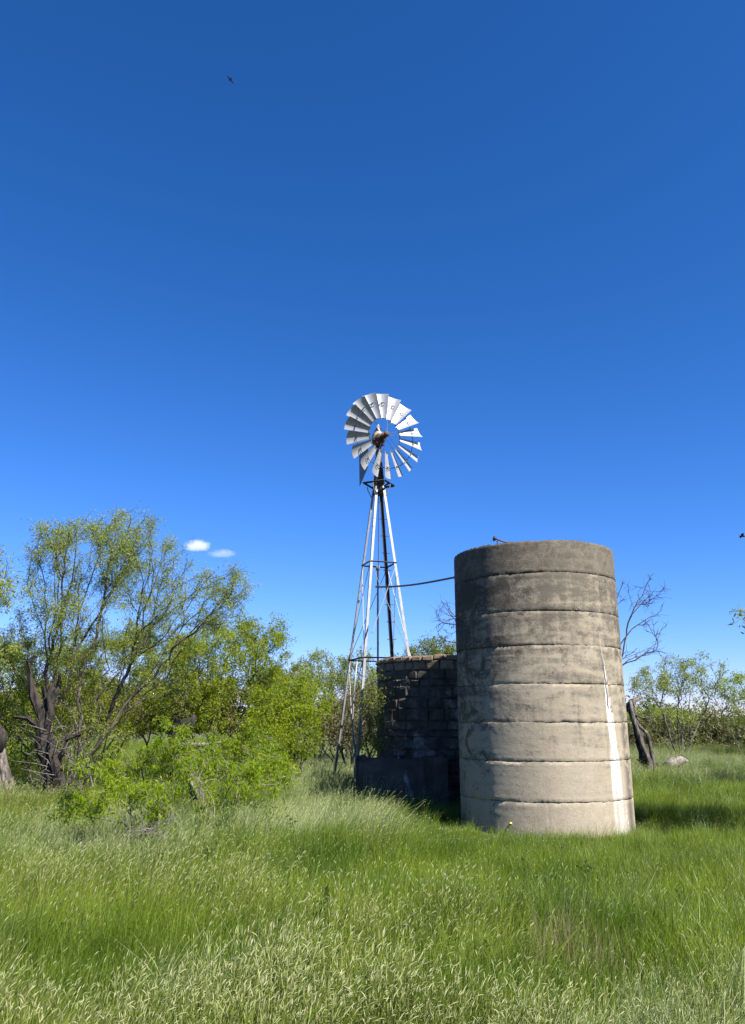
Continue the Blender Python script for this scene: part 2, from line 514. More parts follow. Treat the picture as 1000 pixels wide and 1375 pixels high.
def silo():
    root = empty('concrete_silo', (SX, SY, 0))
    tag(root, 'tall round concrete silo of stacked cast rings with a white lime streak', 'silo')
    core = MB()
    core.lathe([(1.25, -0.1), (1.25, SILO_TOP - 0.05), (1.362, SILO_TOP - 0.05), (1.362, -0.1)], 96)
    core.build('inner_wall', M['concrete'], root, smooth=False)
    nth = 420
    grooves = [  # (ring, px, py, width in columns, depth)
        (0, 806, 750, 1, 0.007), (1, 797, 795, 1, 0.022), (2, 748, 840, 1, 0.006), (2, 820, 845, 1, 0.006),
        (3, 806, 905, 2, 0.035), (4, 812, 945, 2, 0.05), (5, 838, 990, 1, 0.006), (6, 835, 1050, 1, 0.010), (7, 838, 1095, 1, 0.010), (7, 735, 1095, 1, 0.004)]
    for i in range(8):
        rng = np.random.default_rng(40 + i)
        z1, z0 = zs[i] - (0.0 if i == 0 else 0.003), zs[i + 1] + 0.003
        r0 = SR + rng.uniform(-0.003, 0.003)
        nz = 20
        t = np.linspace(0, 1, nz)
        th = np.linspace(0, 2 * math.pi, nth, endpoint=False)
        rr = np.full((nz, nth), r0)
        base = smooth_noise(nth, 12, rng) * 0.0025
        for j in range(nz):
            rr[j] += base + smooth_noise(nth, 90, rng) * 0.0009
        # worn lip along both edges: the lower one with drips and spalls
        lip_b = 0.004 + 0.0045 * np.abs(smooth_noise(nth, 110, rng))
        lip_t = 0.002 + 0.0025 * np.abs(smooth_noise(nth, 110, rng))
        rr[0] -= lip_b; rr[1] += 0.002 + 0.0030 * smooth_noise(nth, 150, rng)
        rr[-1] -= lip_t
        zz = z0 + (z1 - z0) * t[:, None] + np.zeros((1, nth))
        zz[0] += 0.003 * smooth_noise(nth, 150, rng)
        zz[1] = z0 + 0.010 + 0.004 * smooth_noise(nth, 150, rng)
        zz[-1] += 0.005 * smooth_noise(nth, 140, rng)
        zz[-2] = z1 - 0.006 + 0.002 * smooth_noise(nth, 140, rng)
        if i == 0:
            chip = np.abs(smooth_noise(nth, 160, rng)) * 0.008
            zz[-1] -= chip; zz[-2] = z1 - 0.035; rr[-1] -= 0.004
        for ring, px, py, w, dep in grooves:
            if ring == i:
                a = angle_of(px, py)
                phi = math.atan2(-math.cos(a - VIEW), math.sin(a - VIEW))
                k = int(round(phi / (2 * math.pi) * nth)) % nth
                wob = 0
                for j in range(nz):
                    if ring in (3, 4) and (j / nz > 0.75 if ring == 3 else j / nz < 0.25): continue
                    if rng.random() < 0.3: wob += rng.integers(-1, 2) if ring in (3, 4) else 0
                    for q in range(w): rr[j, (k + q + wob) % nth] -= dep
        # inward returns
        ri, ro = 1.363, None
        rows_r = [np.full(nth, ri)] + [rr[j] for j in range(nz)] + [np.full(nth, ri)]
        rows_z = [zz[0] + 0.0] + [zz[j] for j in range(nz)] + [zz[-1] + 0.0]
        if i == 0:
            rows_r[-1] = np.full(nth, 1.24); rows_r.append(np.full(nth, 1.24))
            rows_z.append(np.full(nth, z1 - 0.3))
        Rr = np.array(rows_r); Z = np.array(rows_z)
        v = np.stack([Rr * np.cos(th), Rr * np.sin(th), Z], -1).reshape(-1, 3)
        nr = len(rows_r)
        a = np.arange(nr - 1)[:, None] * nth; b = np.arange(nth)[None, :]; b2 = (b + 1) % nth
        q = np.stack([a + b, a + b2, a + nth + b2, a + nth + b], -1).reshape(-1, 4)
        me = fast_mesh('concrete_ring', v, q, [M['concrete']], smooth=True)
        sm = np.ones((nr - 1, nth), bool); sm[:2] = False; sm[-2:] = False
        if i == 0: sm[-3:] = False
        me.polygons.foreach_set('use_smooth', sm.ravel())
        o = link(bpy.data.objects.new('concrete_ring', me), root)
        if i == 0: o['label'] = 'dark weathered top ring'


silo()

# rusty fitting lying on the rim
p = at(672, 724, 13.0)
fit = empty('pipe_fitting', (p[0], 12.75, SILO_TOP))
tag(fit, 'small rusty pipe fitting with a knob on the silo rim', 'pipe fitting')
for ux, uz in ((-0.10, 0.085), (0.07, 0.06)):
    mb = MB(); mb.tube([(ux, 0, -0.02), (ux, 0, uz)], 0.011, 8); mb.build('upright', M['rust'], fit)
mb = MB(); mb.tube([(-0.13, 0, 0.115), (-0.02, 0, 0.075), (0.115, 0, 0.035)], 0.014, 8); mb.build('bar', M['rust'], fit, True)
mb = MB(); mb.lathe([(0.001, -0.03), (0.035, -0.025), (0.05, 0.0), (0.035, 0.02), (0.001, 0.03)], 12, origin=(-0.145, 0, 0.12), axis=(1, 0, -0.35))
mb.build('knob', M['pipe'], fit, True)
mb = MB(); mb.lathe([(0.001, -0.02), (0.03, -0.02), (0.03, 0.02), (0.001, 0.02)], 8, origin=(0.11, 0, 0.04), axis=(1, 0, -0.35)); mb.build('nut', M['rust'], fit)

# ------------------------------------------------------------------ the old round stone tank and the trough before it
m = N('tank_stone')
oi = m.n('ObjectInfo'); g = m.n('NewGeometry').outputs['Position']
n1 = m.noise(g, 5, 6, 0.65); n2 = m.noise(g, 30, 4, 0.6)
col = m.mix(oi.outputs['Random'], (0.095, 0.083, 0.07), (0.135, 0.118, 0.10))
n4 = m.noise(g, 1.6, 5, 0.7, 0.5)
col = m.mix(m.ramp(n4, [(0.52, 0.0), (0.60, 1.0)]), col, (0.30, 0.27, 0.235))
col = m.mix(m.ramp(n1, [(0.42, 0.0), (0.60, 0.9)]), col, (0.045, 0.045, 0.036))
M['stone'] = m.surf(col, 0.93, normal=m.bump(m.math('ADD', n1, m.math('MULTIPLY', n2, 0.5)), 0.8, 0.03))
m = N('tank_render')
g = m.n('TexCoord').outputs['Object']
n1 = m.noise(g, 3, 6, 0.65); n2 = m.noise(g, 25, 4, 0.6); n3 = m.noise(m.scaled(g, (5, 5, 0.6)), 1, 4)
col = m.mix(m.ramp(n1, [(0.35, 0.0), (0.65, 1.0)]), (0.055, 0.052, 0.045), (0.12, 0.11, 0.095))
col = m.mix(m.ramp(n3, [(0.5, 0.0), (0.68, 0.8)]), col, (0.025, 0.026, 0.022))
col = m.mix(m.ramp(m.noise(m.scaled(g, (6, 6, 1.4)), 1.0, 5, 0.7, 0.4), [(0.60, 0.0), (0.68, 1.0)]), col, (0.34, 0.33, 0.32))
M['mortar'] = m.surf(col, 0.95, normal=m.bump(m.math('ADD', n1, n2), 0.7, 0.03))
m = N('rim_brick')
oi = m.n('ObjectInfo'); g = m.n('NewGeometry').outputs['Position']; n1 = m.noise(g, 12, 5, 0.6)
col = m.mix(oi.outputs['Random'], (0.20, 0.145, 0.10), (0.30, 0.23, 0.165))
col = m.mix(m.ramp(n1, [(0.5, 0.0), (0.66, 0.7)]), col, (0.12, 0.10, 0.08))
M['brick'] = m.surf(col, 0.92, normal=m.bump(n1, 0.7, 0.02))

TX, TY, TR = 1.86, 17.80, 1.74
TANK_TOP = at(560, 879, TY - TR)[2]


def stone_mesh(name, rng, w, h, d, mat):
    """an irregular block, its face (towards -y) pillowed"""
    hw, hh = w / 2, h / 2
    j = lambda s: rng.uniform(-s, s)
    v = []
    for sx, sz in ((-1, -1), (1, -1), (1, 1), (-1, 1)):
        v.append((sx * hw, d, sz * hh))
    for sx, sz in ((-1, -1), (1, -1), (1, 1), (-1, 1)):
        v.append((sx * hw + j(0.012), 0.02 + j(0.006), sz * hh + j(0.010)))
    for sx, sz in ((-1, -1), (1, -1), (1, 1), (-1, 1)):
        v.append((sx * hw * 0.72 + j(0.02), -0.018 + j(0.012), sz * hh * 0.66 + j(0.012)))
    f = []
    for a, b in ((0, 4), (4, 8)):
        for k in range(4):
            k2 = (k + 1) % 4
            f.append((a + k, a + k2, b + k2, b + k))
    f.append((8, 9, 10, 11))
    me = bpy.data.meshes.new(name)
    me.from_pydata(v, [], f); me.materials.append(mat); me.update()
    return me


def tank():
    root = empty('stone_tank', (TX, TY, 0))
    tag(root, 'old round stone water tank half in shadow behind the silo', 'water tank')
    mb = MB()
    mb.lathe([(TR - 0.30, TANK_TOP - 0.12), (TR - 0.30, -0.1)][::-1] + [(TR - 0.030, TANK_TOP - 0.12), (TR - 0.030, -0.1)], 72)
    mb.build('mortar_wall', M['mortar'], root, True)
    rng = np.random.default_rng(5); rnd = random.Random(5)
    rest = MB()
    count = 0
    z = 0.0
    rows = []
    while z < TANK_TOP - 0.12:
        h_ = rnd.uniform(0.13, 0.25)
        if z + h_ > TANK_TOP - 0.20: h_ = TANK_TOP - 0.10 - z
        rows.append((z, h_)); z += h_
    vari = {k_: [stone_mesh('stone', rng, w_, 0.19, 0.10, M['stone'] if k_ == 0 else M['brick']) for w_ in (0.22, 0.27, 0.33, 0.38, 0.43, 0.30)] for k_ in (0, 1)}
    wd = (0.22, 0.27, 0.33, 0.38, 0.43, 0.30)
    for r, (z0_, h_) in enumerate(rows):
        a = rnd.uniform(0, 1); a1 = a + 2 * math.pi
        while a < a1 - 0.07:
            q_ = rnd.randrange(6)
            da = wd[q_] / TR
            if a + da > a1 - 0.1: da = a1 - a
            ac = a + da / 2; a += da
            rad = TR - 0.018 + rnd.uniform(-0.020, 0.022)
            x, y = rad * math.cos(ac), rad * math.sin(ac)
            me = vari[1 if r >= len(rows) - 1 else 0][q_]
            sx = da * TR / wd[q_] * rnd.uniform(0.93, 1.10); sz = h_ / 0.19 * rnd.uniform(0.88, 1.12)
            zc = z0_ + h_ / 2
            seen = -math.sin(ac) > 0.02 and math.cos(ac) < 0.35 and not (z0_ < 0.9 and math.cos(ac) > -0.4)
            if seen and count < 290:
                o = bpy.data.objects.new('stone', me)
                o.location = (x, y, zc); o.rotation_euler = (rnd.uniform(-0.08, 0.08), rnd.uniform(-0.09, 0.09), ac + math.pi / 2); o.scale = (sx, 1, sz)
                link(o, root); count += 1
            else:
                co = np.array([v.co[:] for v in me.vertices]) * (sx, 1, sz) @ np.array(Matrix.Rotation(ac + math.pi / 2, 3, 'Z')).T + np.array((x, y, zc))
                rest.add(co, [tuple(p_.vertices) for p_ in me.polygons])
    ro = rest.build('stonework', M['stone'], root); ro['kind'] = 'stuff'
    # rim of flat bricks
    bv = [stone_mesh('brick', rng, 0.235, 0.105, 0.22, M['brick']) for _ in range(4)]
    n = 44
    for k in range(n):
        a = 2 * math.pi * (k + rnd.uniform(-0.06, 0.06)) / n
        o = bpy.data.objects.new('brick', rnd.choice(bv))
        rad = TR + 0.012 + rnd.uniform(-0.02, 0.02)
        o.location = (rad * math.cos(a), rad * math.sin(a), TANK_TOP - 0.05 + rnd.uniform(-0.012, 0.012))
        o.rotation_euler = (rnd.uniform(-0.05, 0.05), rnd.uniform(-0.05, 0.05), a + math.pi / 2)
        link(o, root)
    return root


tank()


def trough():
    x0, x1, y0, y1 = -0.31, 1.40, 15.15, 16.02
    top = at(540, 1018, y0)[2]
    root = empty('stone_trough', ((x0 + x1) / 2, (y0 + y1) / 2, 0))
    tag(root, 'low dark rectangular trough in the deep shade at the foot of the tank', 'trough')
    cx, cy = (x0 + x1) / 2, (y0 + y1) / 2
    w, d = (x1 - x0), (y1 - y0)
    rng = np.random.default_rng(9)
    for (c, s) in (((0, -d / 2 + 0.09), (w, 0.18)), ((0, d / 2 - 0.09), (w, 0.18)), ((-w / 2 + 0.09, 0), (0.18, d - 0.366)), ((w / 2 - 0.09, 0), (0.18, d - 0.366))):
        mb = MB(); nx, nz = max(2, int(s[0] / 0.12)), 9
        ny = max(2, int(s[1] / 0.12))
        # box with a rough outline
        g_x = c[0] + c[1]
        for (ax, sg) in (('y', -1), ('y', 1), ('x', -1), ('x', 1)):
            n_ = nx if ax == 'y' else ny
            g_ = []
            for jz in range(nz + 1):
                for i in range(n_ + 1):
                    u = i / n_ - 0.5; zz = -0.1 + (top + 0.1) * jz / nz
                    zz += (0.035 * math.sin((g_x + u * s[0 if ax == 'y' else 1]) * 7.0) + 0.02 * math.sin(u * 31) if jz == nz else 0)
                    if ax == 'y': g_.append((c[0] + u * s[0], c[1] + sg * s[1] / 2 + rng.uniform(-0.004, 0.004), zz))
                    else: g_.append((c[0] + sg * s[0] / 2, c[1] + u * s[1], zz))
            f = [(jz * (n_ + 1) + i, jz * (n_ + 1) + i + 1, (jz + 1) * (n_ + 1) + i + 1, (jz + 1) * (n_ + 1) + i) for jz in range(nz) for i in range(n_)]
            mb.add(g_, f)
        mb.box((c[0], c[1], top - 0.085), (s[0] - 0.012, s[1] - 0.012, 0.05))
        mb.build('wall', M['mortar'], root)
    mb = MB(); mb.box((0, 0, top - 0.45), (w - 0.37, d - 0.37, 0.06)); mb.build('floor', M['mortar'], root)


trough()

# ------------------------------------------------------------------ windmill
WX, WY = 0.165, 19.5


def windmill():
    root = empty('windmill', (WX, WY, 0))
    tag(root, 'metal farm windmill with eighteen silver blades on a lattice tower', 'windmill')
    O = np.array([WX, WY, 0.0])
    PT = at(510, 652, WY)[2]           # platform height
    HUB = at(518, 589, WY)[2]
    Rb, Rt = 1.32, 0.17
    phi = math.radians(-26)
    dirs = {k: np.array([math.cos(phi + a), math.sin(phi + a), 0]) for k, a in (('C', 0), ('B', -math.pi / 2), ('A', math.pi), ('D', math.pi / 2))}

    def leg(k, z):
        t = z / PT
        return dirs[k] * (Rb + (Rt - Rb) * t) + np.array([0, 0, z])
    for k in 'ABC':
        mb = MB(); mb.angle(leg(k, -0.1), leg(k, PT - 0.03), 0.062, 0.008, -dirs[k][:2])
        mb.build('leg', M['galv_leg'], root)
    # the leg with the climbing steps
    mb = MB(); mb.angle(leg('D', -0.1), leg('D', PT - 0.03), 0.075, 0.01, -dirs['D'][:2])
    ld = mb.build('leg', M['dark_steel'], root); ld['label'] = 'dark leg with climbing steps'
    nr = 16
    for i in range(nr):
        z = 0.6 + i * (PT - 1.0) / (nr - 1)
        c = leg('D', z)
        s = np.array([1.0, 0.15, 0]) * 0.115
        mb = MB(); mb.tube([c - s, c + s], 0.011, 6); mb.build('step', M['dark_steel'], ld)
    # girts and braces
    order = 'ABCD'
    zl = [0.15, 3.12, 5.52]
    for z in zl[1:]:
        for i in range(4):
            a, b = order[i], order[(i + 1) % 4]
            mb = MB(); mb.angle(leg(a, z), leg(b, z), 0.042, 0.005)
            mb.build('girt', M['galv_leg'] if i in (0, 1) and z > 4 else M['dark_steel'], root)
    for lo, hi in ((0.15, 3.1), (3.14, 5.50)):
        for i in range(4):
            a, b = order[i], order[(i + 1) % 4]
            for s, e in ((a, b), (b, a)):
                if (lo > 1 and i == 3 and s == a): continue
                mb = MB(); p0, p1 = leg(s, lo), leg(e, hi)
                off = dirs[a] * 0.012 if s == a else -dirs[a] * 0.012
                mb.tube([p0 + off, (p0 + p1) / 2 + off, p1 + off], 0.0085, 5)
                mb.build('brace', M['galv_leg'], root)
    # pump rod and its pipe
    mb = MB(); mb.tube([(-0.02, 0, 0.2), (-0.01, 0, PT + 0.4)], 0.011, 6); mb.build('pump_rod', M['dark_steel'], root)
    mb = MB(); mb.tube([(-0.03, 0.05, -0.1), (-0.03, 0.05, 5.45)], 0.026, 8)
    mb.lathe([(0.0, -0.06), (0.05, -0.06), (0.05, 0.06), (0.0, 0.06)], 10, origin=(-0.03, 0.05, 5.45))
    mb.build('riser_pipe', M['galv_leg'], root, True)
    mb = MB(); mb.tube([(-0.62, 0.1, -0.1), (-0.57, 0.1, 0.8), (-0.66, 0.1, 1.6), (-0.62, 0.08, 2.4), (-0.55, 0.05, 3.1)], 0.022, 7)
    mb.build('drain_pipe', M['galv_leg'], root, True)
    # platform: a small frame round the top
    mb = MB()
    s = 0.40; pa = phi + math.pi / 4
    cs = [np.array([math.cos(pa + k * math.pi / 2), math.sin(pa + k * math.pi / 2), 0]) * s * 1.05 + np.array([0, 0, PT]) for k in range(4)]
    for k in range(4): mb.angle(cs[k], cs[(k + 1) % 4], 0.05, 0.02)
    for k in 'ABCD':
        e = dirs[k] * s * 0.74 + np.array([0, 0, PT])
        mb.angle(leg(k, PT - 0.06), e, 0.045, 0.015)
    mb.build('platform', M['dark_steel'], root)
    for k in 'ABCD':
        mb = MB(); mb.tube([leg(k, PT - 0.30), leg(k, PT - 0.1) * np.array([1.7, 1.7, 1]), leg(k, PT) * np.array([2.0, 2.0, 1])], 0.014, 5)
        mb.build('bracket', M['galv_leg'], root)
    # stub mast
    mb = MB(); mb.tube([(0, 0, PT - 0.25), (0, 0, PT + 0.5), (0, 0, HUB - 0.14)], [0.15, 0.105, 0.062], 8)
    mb.build('mast', M['dark_steel'], root, True)
    mb = MB()
    for k in 'ABCD':
        mb.angle(leg(k, PT - 0.02), np.array([0, 0, HUB - 0.25]) + dirs[k] * 0.055, 0.035, 0.006, -dirs[k][:2])
    mb.build('mast_frame', M['rust'], root)
    # wheel head: yawed so that the wheel faces right of the camera
    yaw = math.radians(31)
    ax = np.array([math.sin(yaw), -math.cos(yaw), 0.0])       # wheel axis, pointing out of its face
    side = np.array([math.cos(yaw), math.sin(yaw), 0.0])
    up = np.array([0, 0, 1.0])
    hub_c = np.array([0, 0, HUB]) + ax * 0.32
    mb = MB()
    mb.lathe([(0.001, -0.22), (0.12, -0.20), (0.15, -0.05), (0.15, 0.10), (0.08, 0.16), (0.06, 0.24)], 16, origin=(0, 0, HUB - 0.02), axis=ax)
    mb.box((0, 0, HUB - 0.14), (0.20, 0.20, 0.14), Matrix.Rotation(yaw, 3, 'Z'))
    gearbox = mb.build('gearbox', M['rust'], root, True)
    mb = MB(); mb.lathe([(0.165, -0.13), (0.17, -0.02), (0.14, 0.08), (0.065, 0.22), (0.03, 0.34), (0.001, 0.36)], 16, origin=(0, 0, HUB + 0.06) - ax * 0.03)
    mb.build('hood', M['hood'], root, True)
    mb = MB(); mb.lathe([(0.001, -0.14), (0.05, -0.14), (0.05, -0.07), (0.085, -0.07), (0.085, -0.02), (0.045, -0.02), (0.045, 0.06), (0.075, 0.06), (0.075, 0.11), (0.03, 0.14), (0.001, 0.14)], 18, origin=hub_c, axis=ax)
    mb.build('hub', M['rust'], root, True)
    # wheel
    RW = 1.17; RI = 0.47
    w = bpy.data.objects.new('wheel', None); w.empty_display_size = 0.2; link(w, root)
    # geometry is laid out in the wheel's own frame (x = side, y = up, z = axis)
    B = Matrix(((side[0], up[0], ax[0]), (side[1], up[1], ax[1]), (side[2], up[2], ax[2]))).to_4x4()
    w.matrix_basis = Matrix.Translation(Vector(hub_c)) @ B
    th = np.linspace(0, 2 * math.pi, 73)
    for rr, zz, tr in ((RI * 1.02, -0.02, 0.009), (RW * 0.77, -0.035, 0.009)):
        mb = MB(); mb.tube(np.stack([rr * np.cos(th), rr * np.sin(th), np.full(73, zz)], -1), tr, 6, cap=False)
        mb.build('rim', M['dark_steel'], w, True)
    for k in range(6):
        a = 2 * math.pi * (k + 0.25) / 6
        for z0, da in ((0.09, 0.12), (-0.05, -0.12)):
            mb = MB(); mb.tube([(0.05 * math.cos(a), 0.05 * math.sin(a), z0), (RW * 0.77 * math.cos(a + da), RW * 0.77 * math.sin(a + da), -0.035)], 0.0055, 5)
            mb.build('spoke', M['dark_steel'], w)
    # one curved blade, shared by the eighteen
    nb = 18
    mb = MB()
    U, V = 7, 6
    rows = []
    tp = math.radians(-33)           # pitch
    for sgn in (1, -1):
        g_ = []
        for i in range(U):
            u = i / (U - 1)
            r = RI + (RW - RI) * u
            hwid = (0.078 + (0.185 - 0.078) * u)
            for j in range(V):
                s_ = (j / (V - 1) - 0.5) * 2
                c_ = -0.24 * hwid * (1 - s_ * s_)             # camber
                tt = s_ * hwid; zz = c_
                y_ = tt * math.cos(tp) - zz * math.sin(tp)
                z_ = tt * math.sin(tp) + zz * math.cos(tp) + (0.0 if sgn > 0 else -0.003)
                dr = -0.05 * abs(s_) ** 2 * u * 0.6 if s_ < 0 else 0.0
                g_.append((r + dr, y_, z_))
        f = [(i * V + j, i * V + j + 1, (i + 1) * V + j + 1, (i + 1) * V + j) for i in range(U - 1) for j in range(V - 1)]
        if sgn < 0: f = [t_[::-1] for t_ in f]
        rows.append((g_, f))
    mb.add(*rows[0]); mb.add(*rows[1])
    b0 = mb.build('blade', M['galv'], w, True)
    bra = MB()
    rb = RW * 0.77
    bra.tube([(rb - 0.02, -0.055, 0.035), (rb, 0.0, 0.03), (rb + 0.015, 0.06, 0.0)], 0.009, 5)
    bra.tube([(rb, 0.0, 0.03), (rb, 0.0, -0.035)], 0.008, 5)
    br0 = bra.build('blade_bracket', M['dark_steel'], b0)
    for k in range(nb):
        a = 2 * math.pi * (k + 0.72) / nb
        if k == 0: b, c_ = b0, br0
        else:
            b = b0.copy(); link(b, w); c_ = br0.copy(); link(c_, b)
        b.rotation_euler = (0, 0, a)
    # tail vane, folded back behind the wheel
    td = np.array([-0.27, 0.963, 0.0])
    tn = np.array([td[1], -td[0], 0])
    c0 = np.array([0, 0, HUB - 0.02])
    tail = MB()
    tail.tube([c0, c0 + td * 1.9 + up * -0.10], 0.02, 6)
    tail.tube([c0 - up * 0.18, c0 + td * 1.5 + up * -0.12], 0.014, 6)
    tail.build('tail_bar', M['dark_steel'], root)
    v = []
    for s_ in (1, -1):
        for (d_, h_) in ((1.0, 0.22), (1.15, -0.42), (2.35, -0.62), (2.45, 0.42)):
            v.append(c0 + td * d_ + up * h_ + tn * 0.006 * s_ + np.array([0.07, 0, 0]) * (d_ - 1))
    vb = MB(); vb.add(v, [(0, 1, 2, 3), (7, 6, 5, 4), (0, 4, 5, 1), (1, 5, 6, 2), (2, 6, 7, 3), (3, 7, 4, 0)])
    vb.build('tail_vane', M['vane'], root)
    return leg


windmill()

# water pipe from the riser to the silo
p0 = np.array(at(506, 788, WY)); p0 = np.array([WX - 0.08, WY, p0[2]])
p1 = at(612, 771.5, 14.35)
p1 = np.array([1.72, 14.45, p1[2]])
t = np.linspace(0, 1, 14)
pts = p0[None] * (1 - t)[:, None] + p1[None] * t[:, None]
pts[:, 2] -= 0.07 * np.sin(math.pi * t) * (1 - 0.3 * t)
mb = MB(); mb.tube(pts, 0.021, 8)
tag(mb.build('water_pipe', M['pipe'], None, True), 'thin sagging dark pipe running from the windmill to the silo', 'pipe')


# ------------------------------------------------------------------ trees
def grow(limbs, tips, rng, seg=0.16, wob=0.05, pw=0.18, tip_r=0.004, expo=2.25, up=0.25, min_base=0.0):
    P, par, D, path = [], [], [], []

    def add(p, pa):
        P.append(np.array(p, float)); par.append(pa)
        if pa >= 0:
            d = P[-1] - P[pa]; L = np.linalg.norm(d) + 1e-9
            D.append(d / L); path.append(path[pa] + L)
        else:
            D.append(np.array([0, 0, 1.0])); path.append(0.0)
        return len(P) - 1
    for lb in limbs:
        lb = [np.array(q, float) for q in lb]
        if P and lb[0][2] > min(q[2] for q in P) + 0.25:
            A = np.array(P); j = int(np.argmin(np.linalg.norm(A - lb[0], axis=1)))
        else:
            j = add(lb[0], -1)
        for q in lb[1:]:
            n = max(1, int(np.linalg.norm(q - P[j]) / seg))
            s = P[j].copy()
            for i in range(1, n + 1):
                pt = s + (q - s) * i / n
                if i < n: pt = pt + rng.normal(0, wob * 0.35, 3)
                j = add(pt, j)
    tips = np.array(tips)
    root = P[0]
    order = np.argsort(np.linalg.norm(tips - root, axis=1))
    cap = len(P) + len(tips) * 60
    AP = np.zeros((cap, 3)); AD = np.zeros((cap, 3)); AL = np.zeros(cap)
    n0 = len(P)
    AP[:n0] = P; AD[:n0] = D; AL[:n0] = path
    tipids = []
    for ti in order:
        tpt = tips[ti]
        n = len(P)
        v = tpt - AP[:n]; d = np.linalg.norm(v, axis=1) + 1e-6
        c = (v * AD[:n]).sum(1) / d
        cost = d * (1.35 - 0.65 * c) + pw * AL[:n]
        cost[0] += 0.5
        j = int(np.argmin(cost)); L = d[j]
        a = P[j]; b = a + D[j] * L * 0.38; e = tpt - (np.array([0, 0, 1.0]) * up + (tpt - a) / L * 0.6) * L * 0.3
        k = max(2, int(L / seg))
        for i in range(1, k + 1):
            s = i / k
            pt = (1 - s) ** 3 * a + 3 * (1 - s) ** 2 * s * b + 3 * (1 - s) * s * s * e + s ** 3 * tpt
            if i < k: pt = pt + rng.normal(0, wob, 3) * min(1.0, L)
            j = add(pt, j)
            if j < cap: AP[j] = P[j]; AD[j] = D[j]; AL[j] = path[j]
        tipids.append(j)
    n = len(P)
    acc = np.zeros(n); kids = [[] for _ in range(n)]
    for i in range(n - 1, -1, -1):
        if acc[i] == 0: acc[i] = tip_r ** expo
        if par[i] >= 0: acc[par[i]] += acc[i]; kids[par[i]].append(i)
    r = acc ** (1 / expo)
    for i in range(n):
        if par[i] >= 0: r[i] = min(r[i], r[par[i]])
    return np.array(P), par, kids, r, np.array(D), tipids


def wood(mb, P, par, kids, r, rmin=0.0, flare=None):
    """tubes along every strand"""
    starts = [(i, None) for i in range(len(P)) if par[i] < 0]
    while starts:
        s, pre = starts.pop()
        chain = [s] if pre is None else [pre, s]
        i = s
        while kids[i]:
            ks = sorted(kids[i], key=lambda q: -r[q])
            for q in ks[1:]: starts.append((q, i))
            i = ks[0]; chain.append(i)
        rad = np.array([r[c] for c in chain])
        if pre is not None: rad[0] = rad[1]
        if len(chain) < 2: continue
        sides = 9 if rad[0] > 0.06 else (6 if rad[0] > 0.025 else (4 if rad[0] > 0.009 else 3))
        if rad[0] < rmin: continue
        mb.tube(P[chain], rad, sides, cap=False)


def leaf_arrays(cent, rng, length, width, droop=0.6, spread=1.0):
    n = len(cent)
    a = rng.normal(0, spread, (n, 3)); a[:, 2] -= droop
    a /= np.linalg.norm(a, axis=1)[:, None]
    b = np.cross(a, rng.normal(0, 1, (n, 3))); b /= np.linalg.norm(b, axis=1)[:, None]
    L = (length * rng.uniform(0.6, 1.25, n))[:, None]; W = (width * rng.uniform(0.7, 1.3, n))[:, None]
    v = np.stack([cent, cent + a * L * 0.45 + b * W * 0.5, cent + a * L, cent + a * L * 0.45 - b * W * 0.5], 1)
    return v.reshape(-1, 3)


def ell_tips(rng, ells, shell=0.45):
    """points in pixel-placed ellipsoids: (px, py, rx_px, ry_px, Y, depth_m, count)"""
    out = []
    for (px, py, rx, ry, Y, dm, n) in ells:
        c = at(px, py, Y); s = Y / F
        for _ in range(n):
            d = rng.normal(0, 1, 3); d /= np.linalg.norm(d)
            q = d * rng.uniform(shell, 1) ** 0.6
            out.append(c + q * np.array([rx * s, dm, ry * s]))
    return out


